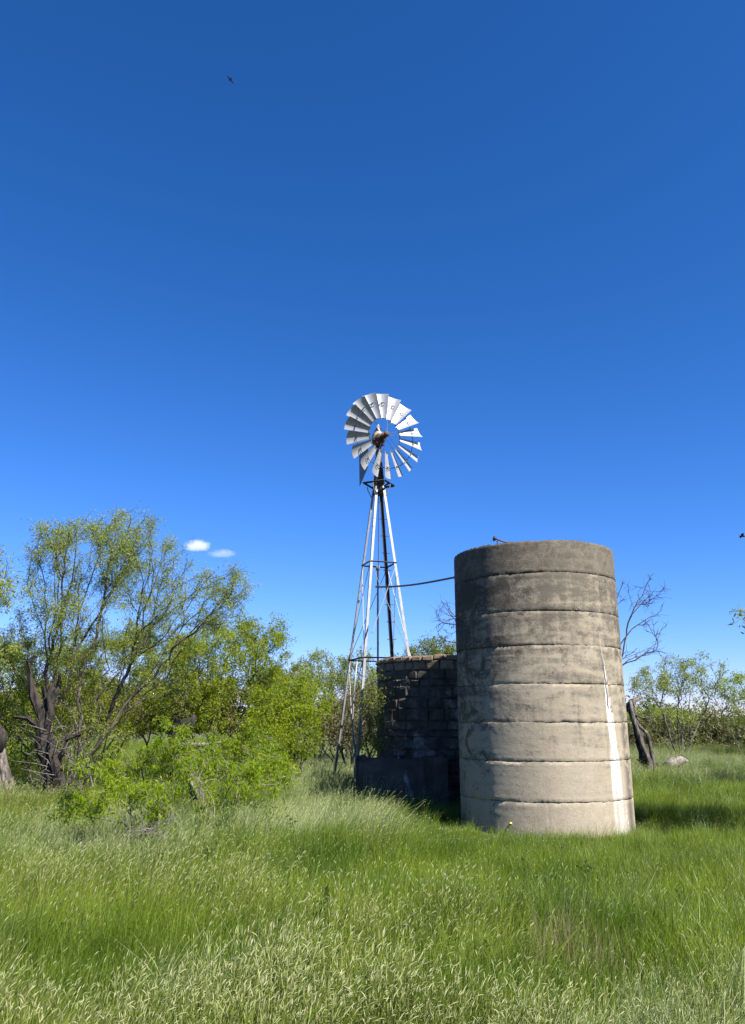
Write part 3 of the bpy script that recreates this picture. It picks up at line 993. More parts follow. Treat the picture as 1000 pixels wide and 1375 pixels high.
def tree(name, label, cat, base, limbs, ells, seed, leafmat='leaf_mesquite', barkmat='bark', leaves=20, ll=0.085, lw=0.022, off=0.10,
         droop=0.6, tip_r=0.0045, group=None, twigs=3, twl=0.25, expo=2.25, seg=0.16, wob=0.04, dens_var=0.6, crown='crown', up=0.25, leafmat2=None, pw=0.3):
    """limbs are lists of offsets from base; leaves = leaves per tip"""
    rng = np.random.default_rng(seed)
    base = np.array([base[0], base[1], float(H(base[0], base[1]))])
    root = empty(name, base)
    tag(root, label, cat, group)
    L = [[base + np.array(q, float) for q in lb] for lb in limbs]
    for lb in L: 
        if lb[0][2] < base[2] + 0.1: lb[0][2] = base[2] - 0.1
    tips = [t_ for t_ in ell_tips(rng, ells) if t_[2] > base[2] + 0.15]
    P, par, kids, r, D, tid = grow(L, tips, rng, seg, wob, pw=pw, tip_r=tip_r, expo=expo, up=up)
    mb = MB()
    wood(mb, P, par, kids, r)
    # twigs
    cents = []
    thin = np.where(r < tip_r * 2.2)[0]
    tid = np.array(tid)
    for i in tid:
        dens = max(0.05, 1 + dens_var * rng.normal())
        for _ in range(twigs):
            d = D[i] * 0.6 + rng.normal(0, 0.6, 3); d[2] -= 0.15 * droop; d /= np.linalg.norm(d)
            l = twl * rng.uniform(0.5, 1.4)
            k0 = P[i] if rng.random() < 0.5 else P[par[i]]
            p1 = k0 + d * l * 0.5; p2 = k0 + d * l - np.array([0, 0, 1]) * l * 0.25 * droop
            mb.tube([k0, p1, p2], [tip_r * 0.75, tip_r * 0.6, tip_r * 0.35], 3, cap=False)
            nl = rng.poisson(leaves * dens / twigs)
            if nl:
                s = rng.uniform(0.1, 1.05, nl)[:, None]
                cents.append(k0 * (1 - s) ** 2 + 2 * p1 * s * (1 - s) + p2 * s * s + rng.normal(0, off * 0.5, (nl, 3)))
    # few leaves along thin branches
    if leaves:
        nl = int(len(thin) * leaves * 0.10)
        k = rng.choice(thin, nl)
        cents.append(P[k] + rng.normal(0, off * 0.6, (nl, 3)))
    mb.build('trunk', M[barkmat], root, True, origin=None).matrix_parent_inverse = Matrix.Translation(-Vector(base))
    if cents:
        cents = np.concatenate(cents)
        cents = cents[cents[:, 2] > base[2] + 0.08]
        v = leaf_arrays(cents, rng, ll, lw, droop)
        q = np.arange(len(v)).reshape(-1, 4)
        mats = [M[leafmat]]
        mi = None
        if leafmat2:
            mats.append(M[leafmat2]); mi = (rng.random(len(q)) < 0.35).astype(np.int32)
        me = fast_mesh(crown, v, q, mats, mi)
        o = link(bpy.data.objects.new(crown, me), root)
        o.matrix_parent_inverse = Matrix.Translation(-Vector(base))
    return root


def splay(n, h, spread, rng_seed, r0=0.08, bend=0.3, start=0.0):
    """n stems that rise from the root and lean outwards"""
    rg = random.Random(rng_seed); out = []
    for k in range(n):
        a = 2 * math.pi * (k + rg.uniform(-0.3, 0.3)) / n
        s = spread * rg.uniform(0.5, 1.1); hh = h * rg.uniform(0.75, 1.1)
        out.append([(r0 * math.cos(a), r0 * math.sin(a), 0.0), (r0 * 1.6 * math.cos(a) + s * 0.35 * math.cos(a), s * 0.35 * math.sin(a), hh * 0.45), (s * math.cos(a), s * math.sin(a), hh)])
    return out


# the big open mesquite on the left
b = gp(72, 1082)
Yb = b[1]
rel = lambda px, py, Y=Yb, dy=0.0: tuple(at(px, py, Y + dy) - np.array([b[0], b[1], 0]))
limbs = [
    [(0, 0, 0), rel(66, 1030), rel(64, 985), rel(70, 950), rel(92, 925, Yb, 0.1), rel(98, 880, Yb, 0.2), rel(106, 820, Yb, 0.3), rel(128, 760, Yb, 0.2)],
    [rel(70, 955), rel(100, 948, Yb, -0.3), rel(132, 925, Yb, -0.5), rel(178, 880, Yb, -0.6), rel(226, 830, Yb, -0.6), rel(262, 800, Yb, -0.5)],
    [rel(64, 985), rel(42, 965, Yb, 0.2), rel(20, 940, Yb, 0.3), rel(-20, 905, Yb, 0.5)],
    [rel(62, 960), rel(60, 905, Yb, -0.2), rel(76, 850, Yb, -0.4), rel(84, 800, Yb, -0.5), rel(76, 745, Yb, -0.5)],
    [(0.25, 0.1, 0), rel(100, 1040, Yb, 0.2), rel(128, 1005, Yb, 0.3), rel(170, 955, Yb, 0.5), rel(215, 915, Yb, 0.7)],
    [rel(98, 880, Yb, 0.2), rel(130, 830, Yb, 0.6), rel(160, 780, Yb, 0.8), rel(190, 735, Yb, 0.8)],
    [(0.1, -0.1, 0), rel(90, 1050, Yb, -0.3), rel(120, 1035, Yb, -0.5)],
    [(-0.2, 0.1, 0), rel(40, 1040, Yb, 0.2), rel(15, 1010, Yb, 0.2)],
]
ells = [
    (118, 745, 78, 48, Yb, 1.3, 110), (190, 755, 62, 50, Yb, 1.2, 90), (272, 808, 58, 38, Yb - 0.2, 1.0, 84), (70, 780, 38, 60, Yb - 0.3, 1.0, 44),
    (150, 830, 95, 50, Yb, 1.4, 90), (60, 860, 60, 50, Yb + 0.3, 1.2, 50), (180, 890, 110, 50, Yb + 0.5, 1.3, 80), (20, 900, 50, 60, Yb + 0.5, 1.2, 55),
    (110, 985, 70, 40, Yb + 0.3, 1.0, 60), (312, 785, 25, 24, Yb - 0.2, 0.5, 14), (160, 705, 60, 18, Yb, 0.7, 26), (75, 715, 22, 16, Yb - 0.4, 0.5, 12)]
tree('mesquite_tree', 'large open mesquite with dark forked trunk and airy crown at the left', 'tree', b, limbs, ells, 11, 'leaf_pale', 'bark',
     leaves=84, ll=0.066, lw=0.015, off=0.10, tip_r=0.0050, twigs=4, twl=0.30, expo=2.12, seg=0.17, wob=0.04, leafmat2='leaf_mesquite', pw=0.5)

# black dead limb standing in its fork
q0 = at(58, 975, Yb - 0.55)
st = empty('charred_snag', (q0[0], q0[1], float(H(q0[0], q0[1]))))
tag(st, 'charred black snag with a hooked top in the big mesquite trunk', 'dead trunk')
inv = Matrix.Translation(-st.location)
mb = MB()
T = lambda px, py, dy=0: at(px, py, Yb - 0.55 + dy)
mb.tube([T(74, 1095), T(70, 1060), T(66, 1030), T(60, 1000), T(58, 975), T(63, 945), T(58, 922)], [0.22, 0.15, 0.11, 0.14, 0.11, 0.06, 0.02], 11)
mb.tube([T(84, 1090), T(82, 1050, -0.1), T(72, 1010, -0.1), T(68, 985)], [0.14, 0.10, 0.09, 0.06], 8)
mb.tube([T(72, 1030), T(86, 1008, -0.2), T(90, 992, -0.2), T(108, 985, -0.2)], [0.07, 0.05, 0.04, 0.01], 7)
mb.tube([T(56, 965), T(46, 935), T(40, 905), T(38, 888), T(47, 881)], [0.075, 0.065, 0.05, 0.038, 0.02], 8)
mb.tube([T(60, 985), T(70, 960, -0.1), T(66, 935, -0.1), T(74, 912, -0.1)], [0.08, 0.06, 0.045, 0.012], 8)
mb.tube([T(63, 950), T(78, 925, 0.1), T(80, 905, 0.1)], [0.07, 0.05, 0.02], 7)
mb.tube([T(66, 990), T(38, 965, -0.1), T(18, 962, -0.1)], [0.06, 0.04, 0.02], 7)
rg = np.random.default_rng(6)
for q_ in range(len(mb.v)): mb.v[q_] = mb.v[q_] + rg.normal(0, 0.018, mb.v[q_].shape)
o = mb.build('trunk', M['bark_burnt'], st, False); o.matrix_parent_inverse = inv
rg = np.random.default_rng(77)
mb = MB()
for k in range(120):
    s = T(70 + rg.uniform(-18, 45), 1075 - rg.uniform(0, 100), rg.uniform(-0.3, 0.2))
    d = rg.normal(0, 1, 3); d[2] = 0.3 + abs(d[2]); d /= np.linalg.norm(d)
    l = rg.uniform(0.3, 0.9)
    mb.tube([s, s + d * l * 0.5 + rg.normal(0, 0.05, 3), s + d * l - np.array([0, 0, 0.08])], [0.010, 0.007, 0.003], 4, cap=False)
o = mb.build('broken_twigs', M['bark_grey'], st, True); o.matrix_parent_inverse = inv; o['kind'] = 'stuff'


def stump(name, label, pts, rads, mat, cat='stump', extra=(), sides=18, seed=3):
    pts = [np.array(q) for q in pts]
    gz = float(H(pts[0][0], pts[0][1])) - 0.1
    if pts[0][2] > gz: pts = [np.array([pts[0][0], pts[0][1], gz])] + pts; rads = [rads[0] * 1.15] + list(rads)
    rg = np.random.default_rng(seed)
    base = (pts[0][0], pts[0][1], float(H(pts[0][0], pts[0][1])))
    root = empty(name, base); tag(root, label, cat)
    mb = MB()
    # resample and roughen
    n = 14; tt = np.linspace(0, len(pts) - 1, n)
    P_ = np.stack([np.interp(tt, range(len(pts)), [q[k] for q in pts]) for k in range(3)], -1)
    R_ = np.interp(tt, range(len(pts)), rads)
    k0 = mb.n
    mb.tube(P_, R_, sides)
    v = mb.v[0].reshape(n, sides, 3)
    ridge = 1 + 0.24 * rg.normal(0, 1, sides)[None, :, None] * np.ones((n, 1, 1)) + 0.14 * rg.normal(0, 1, (n, sides, 1))
    v = P_[:, None, :] + (v - P_[:, None, :]) * ridge
    v[-1, :, 2] += rg.uniform(-0.12, 0.10, sides) * R_[0] / 0.2
    mb.v[0] = v.reshape(-1, 3)
    o = mb.build('trunk', mat, root, False); o.matrix_parent_inverse = Matrix.Translation(-Vector(base))
    for (pp, rr, mt) in extra:
        mb = MB(); mb.tube(pp, rr, 7); o = mb.build('branch', mt, root, True); o.matrix_parent_inverse = Matrix.Translation(-Vector(base))
    return root


Y1 = gp(5, 1090)[1]
stump('tree_stump', 'grey split dead trunk at the left edge of the meadow', [at(8, 1100, Y1), at(4, 1050, Y1), at(-4, 1000, Y1)], [0.27, 0.19, 0.12], M['wood_grey'],
      extra=[([at(20, 1095, Y1 - 0.2), at(6, 1050, Y1 - 0.2), at(0, 1012, Y1 - 0.15)], [0.06, 0.05, 0.03], M['wood_grey']),
             ([at(-2, 1010, Y1), at(2, 985, Y1), at(-6, 970, Y1)], [0.13, 0.12, 0.05], M['bark_burnt'])])
stump('burnt_stump', 'charred black stump among the bushes behind the lime sapling', [at(240, 1010, 19.0), at(236, 990, 19.0), at(243, 966, 19.0)], [0.16, 0.20, 0.17], M['bark_burnt'], seed=8,
      extra=[([at(245, 985, 18.9), at(256, 972, 18.9), at(262, 960, 18.9)], [0.13, 0.12, 0.04], M['bark_burnt']), ([at(240, 1000, 18.8), at(270, 1000, 18.8), at(300, 996, 18.8)], [0.06, 0.05, 0.02], M['wood_pale'])])
stump('broken_stump', 'pale brown broken stump low in the lime bushes', [at(268, 1085, 14.2), at(262, 1055, 14.2), at(254, 1030, 14.2)], [0.11, 0.10, 0.05], M['wood_grey'], seed=12,
      extra=[([at(262, 1060, 14.1), at(246, 1035, 14.1), at(238, 1015, 14.1)], [0.04, 0.03, 0.012], M['wood_pale'])])

# left edge tree, mostly outside the frame
Y2 = 13.2; b2 = (at(-75, 1100, Y2)[0], Y2)
bb = np.array([b2[0], b2[1], 0])
tree('mesquite_tree', 'pale-leaved mesquite branch tips reaching in at the left edge', 'tree', b2,
     [[(0, 0, 0), (0.1, 0, 1.6), tuple(at(-55, 870, Y2) - bb), tuple(at(-20, 800, Y2) - bb)], [(0.1, 0, 1.6), (-0.6, 0.2, 3.2), (-0.9, 0.3, 4.3)]],
     [(-22, 775, 40, 52, Y2, 0.7, 70), (-90, 760, 70, 80, Y2, 1.3, 110), (-60, 880, 60, 40, Y2, 1.0, 40)], 21, 'leaf_pale', 'bark', leaves=34, off=0.13, ll=0.085, lw=0.02, expo=2.2)

# the bushier yellow-green trees behind
def px_tree(label, px, Y, ells, seed, cat='tree', n=6, h=1.6, sp=1.0, name='mesquite_tree', **kw):
    x = at(px, 1000, Y)[0]
    return tree(name, label, cat, (x, Y), splay(n, h, sp, seed), ells, seed, **kw)


px_tree('dense yellow-green mesquite with the rounded top between the big mesquite and the windmill', 300, 20.5,
        [(300, 880, 72, 52, 20.5, 1.6, 150), (350, 870, 48, 42, 20.5, 1.2, 90), (250, 905, 62, 50, 20.2, 1.5, 110), (330, 945, 80, 45, 20.3, 1.6, 110)], 31,
        h=2.0, sp=1.1, leafmat='leaf_mesquite', leaves=64, ll=0.085, lw=0.022, off=0.12, tip_r=0.005, leafmat2='leaf_lime')
px_tree('leafy lime-green mesquite low beside the left side of the windmill', 385, 19.0,
        [(385, 965, 52, 55, 19.0, 1.2, 130), (360, 1000, 60, 30, 18.8, 1.2, 80), (415, 935, 32, 32, 19.2, 0.8, 50)], 32,
        h=1.3, sp=0.9, leafmat='leaf_lime', leaves=66, ll=0.085, lw=0.022, off=0.12, leafmat2='leaf_mesquite')
px_tree('mid green mesquite behind the trunk of the big mesquite', 130, 21.0,
        [(150, 890, 80, 42, 21.0, 1.5, 110), (60, 900, 80, 38, 21.3, 1.5, 110), (200, 870, 60, 38, 21.0, 1.3, 80), (120, 950, 110, 40, 20.7, 1.5, 110)], 33,
        h=1.8, sp=1.3, leafmat='leaf_mesquite', leaves=60, ll=0.085, lw=0.022, off=0.12)
px_tree('bright green mesquite at the far left behind the stump', -20, 18.5,
        [(-10, 910, 70, 45, 18.5, 1.3, 100), (20, 990, 60, 45, 18.2, 1.2, 90), (-80, 940, 60, 60, 18.5, 1.3, 60)], 34,
        h=1.5, sp=1.1, leafmat='leaf_lime', leaves=60, ll=0.085, lw=0.022, off=0.12, leafmat2='leaf_mesquite')
px_tree('small grey-green tree seen through the windmill legs', 470, 30.0,
        [(478, 905, 34, 30, 30, 1.3, 80), (500, 935, 30, 40, 30, 1.2, 70), (455, 930, 28, 28, 29.5, 1.0, 50)], 35,
        h=1.6, sp=0.9, leafmat='leaf_pale', leaves=36, ll=0.11, lw=0.030, off=0.14, tip_r=0.007, leafmat2='leaf_dark')
px_tree('thin grey-green tree just left of the windmill tower', 425, 31.0,
        [(428, 900, 32, 28, 31, 1.2, 80), (405, 915, 30, 30, 31, 1.2, 60), (440, 945, 35, 30, 31, 1.2, 50)], 36,
        h=1.6, sp=0.9, leafmat='leaf_pale', leaves=32, ll=0.11, lw=0.030, off=0.14, tip_r=0.007)
px_tree('green tree top showing over the old stone tank', 575, 30.0,
        [(578, 874, 30, 20, 30, 1.2, 80), (550, 890, 28, 18, 30, 1.1, 60), (612, 885, 28, 22, 30, 1.1, 60), (580, 930, 55, 35, 30, 1.4, 80)], 37,
        h=2.0, sp=0.9, leafmat='leaf_dark', leaves=34, ll=0.11, lw=0.030, off=0.14, tip_r=0.007, leafmat2='leaf_pale')
px_tree('brown twiggy brush tucked behind the windmill feet', 470, 24.5,
        [(465, 965, 40, 38, 24.5, 1.3, 170), (500, 960, 30, 42, 24.5, 1.2, 120), (445, 985, 28, 22, 24.0, 1.0, 80)], 38, name='brush', cat='shrub',
        h=0.8, sp=0.9, n=9, leafmat='leaf_brown', barkmat='bark', leaves=20, ll=0.10, lw=0.03, off=0.12, tip_r=0.007)
px_tree('green shrub growing against the left side of the stone tank', 503, 16.4,
        [(502, 960, 11, 34, 16.3, 0.3, 34), (498, 995, 13, 16, 16.2, 0.3, 18), (501, 920, 7, 14, 16.4, 0.2, 9)], 39, name='shrub', cat='shrub',
        h=0.9, sp=0.25, n=5, leafmat='leaf_dark', leaves=34, ll=0.06, lw=0.018, off=0.10, tip_r=0.0035, leafmat2='leaf_mesquite')

for k_, (px_, Y_, w_, sd_, lab_) in enumerate(((70, 27.0, 95, 81, 'dull brown thicket low behind the big mesquite'), (225, 27.5, 85, 82, 'dull brown thicket low behind the burnt stump'), (350, 28.0, 70, 83, 'dull green thicket low behind the lime-green mesquite'))):
    px_tree(lab_, px_, Y_, [(px_, 945, w_, 26, Y_, 1.3, 190), (px_ + 30, 925, w_ * 0.6, 24, Y_, 1.2, 90), (px_ - 20, 968, w_, 16, Y_, 1.2, 80)], sd_, name='thicket', cat='shrub',
            h=0.8, sp=1.2, n=10, leafmat='leaf_brown', barkmat='bark', leaves=34, ll=0.15, lw=0.045, off=0.142, tip_r=0.007, leafmat2='leaf_mesquite')

for k_, (px_, Y_, w_, sd_, lab_) in enumerate(((862, 43.0, 40, 84, 'low brown thicket behind the hollow trunk'), (930, 45.0, 45, 85, 'low brown thicket behind the many-stemmed mesquite'), (1000, 44.0, 42, 86, 'low brown thicket at the far right of the meadow'))):
    px_tree(lab_, px_, Y_, [(px_ - 8, 984, w_ * 0.7, 14, Y_, 1.6, 80), (px_ + 18, 972, w_ * 0.4, 16, Y_, 1.4, 50), (px_ - 10, 996, w_, 7, Y_, 1.5, 70)], sd_, name='thicket', cat='shrub',
            h=0.9, sp=1.5, n=10, leafmat='leaf_brown', barkmat='bark_grey', leaves=30, ll=0.18, lw=0.06, off=0.145, tip_r=0.009, leafmat2='leaf_dark')

# right side
Yr = 33.0
px_tree('many-stemmed mesquite fanning out of one root in the middle of the right meadow', 912, Yr,
        [(905, 905, 42, 26, Yr, 1.5, 80), (942, 905, 32, 26, Yr, 1.4, 60), (872, 922, 26, 28, Yr, 1.2, 44), (912, 945, 52, 24, Yr, 1.5, 40)], 41,
        n=13, h=2.0, sp=1.4, leafmat='leaf_pale', barkmat='bark_grey', leaves=30, ll=0.11, lw=0.030, off=0.14, tip_r=0.0075, leafmat2='leaf_mesquite')
px_tree('yellow-green mesquite cut by the right edge of the view', 1000, 34.0,
        [(992, 925, 28, 20, 34, 1.4, 60), (1035, 930, 40, 30, 34, 1.6, 70), (1005, 955, 34, 20, 34, 1.4, 36)], 42,
        n=8, h=1.8, sp=1.3, leafmat='leaf_lime', barkmat='bark_grey', leaves=34, ll=0.11, lw=0.030, off=0.14, tip_r=0.007, leafmat2='leaf_mesquite')
# two trees standing outside the frame to the right, whose shade falls into it
tree('mesquite_tree', 'mesquite whose leafy branch tip pokes in halfway down the right edge', 'tree', (8.1, 11.6),
     [[(0, 0, 0), (-0.1, 0.1, 1.5), (-0.8, 0.3, 2.6), (-1.9, 0.5, 3.1)], [(-0.1, 0.1, 1.5), (0.2, 0, 2.8), (0.4, 0, 3.8)]],
     [(1110, 800, 62, 55, 11.6, 1.0, 110), (1185, 740, 70, 60, 11.6, 1.2, 90), (1024, 824, 22, 13, 12.0, 0.3, 15), (1150, 870, 60, 30, 11.8, 0.9, 40)], 43,
     'leaf_pale', 'bark', leaves=34, ll=0.09, lw=0.024, off=0.13)
tree('mesquite_tree', 'mesquite standing outside the right edge, seen by its shade on the meadow', 'tree', (12.6, 17.4),
     [[(0, 0, 0), (0, 0, 1.2), (-0.8, 0, 2.2)], [(0, 0, 1.2), (0.6, 0, 2.4)]],
     [(1200, 900, 75, 45, 17.4, 1.6, 130), (1150, 870, 50, 40, 17.8, 1.3, 70), (1270, 860, 70, 50, 17.2, 1.5, 80)], 44,
     'leaf_mesquite', 'bark', leaves=50, ll=0.12, lw=0.034, off=0.12)

# the dead tree behind the silo
Yd = 24.5
bd = gp(866, 1030); bd = np.array([at(866, 1020, Yd)[0], Yd, 0])
rd = lambda px, py, dy=0.0: tuple(at(px, py, Yd + dy) - bd)
rng = np.random.default_rng(3)
deadroot = tree('dead_tree', 'leafless dead tree with thin bare branches behind the silo', 'dead tree', bd,
     [[rd(866, 1022), rd(857, 985), rd(845, 955), rd(828, 930), rd(812, 890, 0.2), rd(800, 850, 0.3)],
      [rd(828, 915), rd(836, 880), rd(843, 838), rd(856, 808), rd(874, 778)],
      [rd(812, 890, 0.2), rd(836, 886), rd(862, 876), rd(888, 862)],
      [rd(812, 890, 0.2), rd(832, 868), rd(848, 846), rd(866, 834)],
      [rd(800, 850, 0.3), rd(822, 830), rd(830, 800), rd(836, 783)],
      [rd(812, 890, 0.2), rd(760, 868, 0.2), rd(690, 860), rd(620, 866), rd(600, 862), rd(585, 862), rd(570, 872)],
      [rd(690, 860), rd(640, 850), rd(612, 840), rd(597, 838), rd(588, 850)]],
     [(872, 795, 24, 24, Yd, 0.7, 26), (880, 840, 18, 20, Yd, 0.6, 16), (885, 868, 12, 10, Yd, 0.5, 9), (836, 795, 12, 16, Yd, 0.5, 9), (852, 880, 25, 16, Yd, 0.6, 10),
      (600, 820, 20, 22, Yd, 0.7, 24), (596, 846, 14, 14, Yd, 0.5, 10)], 51, barkmat='bark', leaves=0, twigs=3, twl=0.28, tip_r=0.0080, expo=2.5, wob=0.05, seg=0.2, droop=0.2)
stump('hollow_trunk', 'pale hollow broken trunk leaning beside the right side of the silo', [at(868, 1026, 24.0), at(858, 990, 24.0), at(846, 945, 24.0)], [0.15, 0.11, 0.10], M['bark'], 'dead trunk', seed=15,
      extra=[([at(874, 1050, 23.7), at(872, 1022, 23.75), at(862, 1000, 23.75), at(850, 965, 23.75), at(846, 940, 23.75)], [0.09, 0.08, 0.07, 0.07, 0.04], M['wood_grey']),
             ([at(880, 1045, 23.75), at(875, 1012, 23.8), at(869, 985, 23.75), at(858, 975, 23.75), at(850, 962, 23.75)], [0.06, 0.06, 0.055, 0.05, 0.04], M['wood_grey']),
             ([at(842, 955, 23.85), at(848, 942, 23.85), at(862, 936, 23.85)], [0.10, 0.09, 0.05], M['wood_grey']),
             ([at(848, 958, 23.85), at(862, 964, 23.85), at(878, 962, 23.85)], [0.03, 0.022, 0.012], M['bark'])])
# pale fallen log
q = at(908, 1019, 27.0)
lg = empty('fallen_log', (q[0], 27.0, float(H(q[0], 27.0)))); tag(lg, 'pale fallen log lying at the foot of the many-stemmed mesquite', 'log')
mb = MB(); mb.tube([(-0.35, 0, 0.10), (-0.1, 0.05, 0.30), (0.2, 0.1, 0.38), (0.42, 0.12, 0.34)], [0.20, 0.19, 0.13, 0.05], 9); mb.build('wood', M['wood_pale'], lg, True)
mb = MB(); mb.tube([(-0.3, 0.05, 0.1), (-0.7, 0.1, 0.28), (-0.95, 0.0, 0.2), (-1.3, 0.1, 0.42)], [0.07, 0.06, 0.05, 0.02], 7); mb.build('limb', M['bark_burnt'], lg, True)


# lime saplings in front of the big mesquite, thin pale stems and hanging leaves
def tufts(boxes, Y, seed, n, r0=15, r1=27, per=9):
    """separate hanging tufts of foliage scattered over pixel boxes"""
    rg = random.Random(seed); out = []
    for (xa, ya, xb, yb, share) in boxes:
        for _ in range(max(1, int(n * share))):
            r = rg.uniform(r0, r1)
            out.append((rg.uniform(xa, xb), rg.uniform(ya, yb), r, r * rg.uniform(0.7, 1.3), Y + rg.uniform(-0.6, 0.6), r * Y / F, per))
    return out


def sapling(label, px, py, ells, seed, n=5, h=0.8, sp=0.35, **kw):
    q = gp(px, py)
    kw.setdefault('leafmat', 'leaf_lime')
    tree('mesquite_sapling', label, 'sapling', q, splay(n, h, sp, seed, 0.05), ells, seed, barkmat='stem_dry', tip_r=0.0030, twigs=3, twl=0.18,
         seg=0.09, wob=0.03, **kw)


TF = dict(leaves=40, dens_var=0.7, ll=0.085, lw=0.017, off=0.07, droop=1.1)
sapling('bright lime mesquite sapling with pale bare stems, nearest of the saplings on the left', 190, 1150,
        tufts([(115, 1015, 250, 1070, 0.75), (100, 1075, 230, 1100, 0.25)], 10.8, 1, 9, 12, 22, per=7), 61, **TF)
sapling('lime mesquite sapling with spreading hanging sprays under the burnt stump', 300, 1142,
        tufts([(250, 1005, 385, 1065, 0.75), (265, 1070, 370, 1100, 0.25)], 11.3, 2, 9, 12, 22, per=7), 62, **TF)
sapling('leafy lime bush at the foot of the big mesquite', 185, 1088,
        tufts([(150, 975, 245, 1045, 1.0)], 14.0, 3, 8, 14, 24, per=9), 63, n=6, h=1.0, sp=0.5, **TF)
sapling('lime bush right of the burnt stump', 300, 1078,
        tufts([(235, 990, 375, 1050, 1.0)], 14.8, 4, 10, 14, 24, per=9), 64, n=6, h=1.0, sp=0.5, **TF)
sapling('small sparse sapling with few yellow leaves left of the nearest sapling', 118, 1130,
        tufts([(92, 1060, 135, 1095, 1.0)], 11.0, 5, 3, 10, 16, per=6), 65, n=4, h=0.5, sp=0.2, **TF)
sapling('bare grey dry shrub in the grass between the saplings', 205, 1155,
        [(200, 1095, 34, 26, 9.8, 0.3, 34)], 66, n=9, h=0.45, sp=0.14, up=0.6, leafmat='leaf_brown', leaves=0)

# far trees: three kinds copied along the back of the meadow
rng = np.random.default_rng(9)


def far_proto(seed, leaf, leaf2, hgt, wid):
    x0, Y0 = 0.0, 60.0
    s = F / Y0
    cy = 965 - (hgt * 0.62 - EYE) * s
    return tree('mesquite_tree', 'far green mesquite in the row of trees closing the meadow', 'tree', (x0, Y0), splay(7, hgt * 0.45, wid * 0.5, seed),
                [(500, cy, wid * s * 0.95, hgt * 0.33 * s, Y0, wid * 0.8, 110), (500 + wid * s * 0.5, cy + 6, wid * s * 0.6, hgt * 0.3 * s, Y0, wid * 0.6, 60), (500 - wid * s * 0.5, cy + 4, wid * s * 0.6, hgt * 0.28 * s, Y0, wid * 0.6, 60)],
                seed, leaf, 'bark_grey', leaves=30, ll=0.22, lw=0.07, off=0.3, tip_r=0.012, group='far trees closing the meadow', twigs=2, twl=0.5, seg=0.3, leafmat2=leaf2)


protos = [far_proto(71, 'leaf_pale', 'leaf_mesquite', 3.6, 2.6), far_proto(72, 'leaf_dark', 'leaf_pale', 3.0, 2.8), far_proto(73, 'leaf_brown', 'leaf_dark', 2.4, 3.2)]
spots = []
for k, px in enumerate(list(range(845, 1010, 27)) + list(range(395, 500, 20)) + [20, 90, 215, 340]):
    Y = rng.uniform(50, 62) if k % 2 else rng.uniform(66, 80)
    spots.append((at(px, 965, Y)[0], Y, rng.integers(0, 3)))
used = [False] * 3
kinds = ['pale green', 'dark green', 'brownish']
for (x, Y, k) in spots:
    src = protos[k]
    if not used[k]:
        o = src; used[k] = True
    else:
        o = src.copy(); link(o)
        for ch in [c_ for c_ in src.children]:
            c_ = ch.copy(); link(c_, o)
    o.location = (x, Y, float(H(x, Y)) - 0.05)
    o.rotation_euler = (0, 0, rng.uniform(0, 6.28))
    o.scale = [rng.uniform(0.75, 1.12)] * 3
    o['label'] = 'far %s mesquite in the row of trees closing the meadow' % kinds[k]
    o['group'] = 'far %s trees closing the meadow' % kinds[k]

# still farther brush that reads as one mass
rng = np.random.default_rng(19)
n = 110000
xx = rng.uniform(-130, 130, n); yy = rng.uniform(95, 150, n)
hh = 2.7 + 1.0 * np.sin(xx * 0.19 + 1) + 0.7 * np.sin(xx * 0.47 + yy * 0.2) + 0.6 * np.sin(xx * 1.1)
zz = H(xx, yy) + np.abs(rng.uniform(0, 1, n)) ** 0.7 * np.clip(hh, 0.6, None)
v = leaf_arrays(np.stack([xx, yy, zz], -1), rng, 0.42, 0.24, 0.2)
me = fast_mesh('far_brush', v, np.arange(len(v)).reshape(-1, 4), [M['leaf_dark'], M['leaf_brown']], (rng.random(n) < 0.6).astype(np.int32))
tag(link(bpy.data.objects.new('far_brush', me)), 'dull green brush along the horizon', 'brush', None, 'stuff')


# ------------------------------------------------------------------ grass
def blade_set(rng, n, hgt, rad, wid, lean, bend, wind=(0.5, 0.1), K=3):
    """n tapered bent blades -> verts, faces(list)"""
    V, Fc = [], []
    for _ in range(n):
        a = rng.uniform(0, 6.28); r = rad * math.sqrt(rng.uniform(0, 1))
        b = np.array([r * math.cos(a), r * math.sin(a), -0.03])
        h = hgt * rng.uniform(0.55, 1.15)
        d = np.array([rng.normal(0, 1), rng.normal(0, 1)]) * 0.55 + np.array(wind)
        ln = lean * rng.uniform(0.3, 1.4); bd = bend * rng.uniform(0.3, 1.6)
        s = np.linspace(0, 1, K + 1)
        off = ln * s + bd * s ** 2.2
        zc = s * (1 - 0.22 * (ln + bd) * s)
        pts = np.stack([b[0] + d[0] * off * h, b[1] + d[1] * off * h, b[2] + zc * h], -1)
        wa = rng.uniform(0, 3.14); wv = np.array([math.cos(wa), math.sin(wa), 0])
        w = wid * rng.uniform(0.7, 1.3) * (1 - s ** 1.6)
        k0 = len(V)
        for i in range(K):
            V.append(pts[i] - wv * w[i] / 2); V.append(pts[i] + wv * w[i] / 2)
        V.append(pts[K])
        for i in range(K - 1):
            Fc.append((k0 + 2 * i, k0 + 2 * i + 1, k0 + 2 * i + 3, k0 + 2 * i + 2))
        Fc.append((k0 + 2 * (K - 1), k0 + 2 * K - 1, k0 + 2 * K))
    return V, Fc


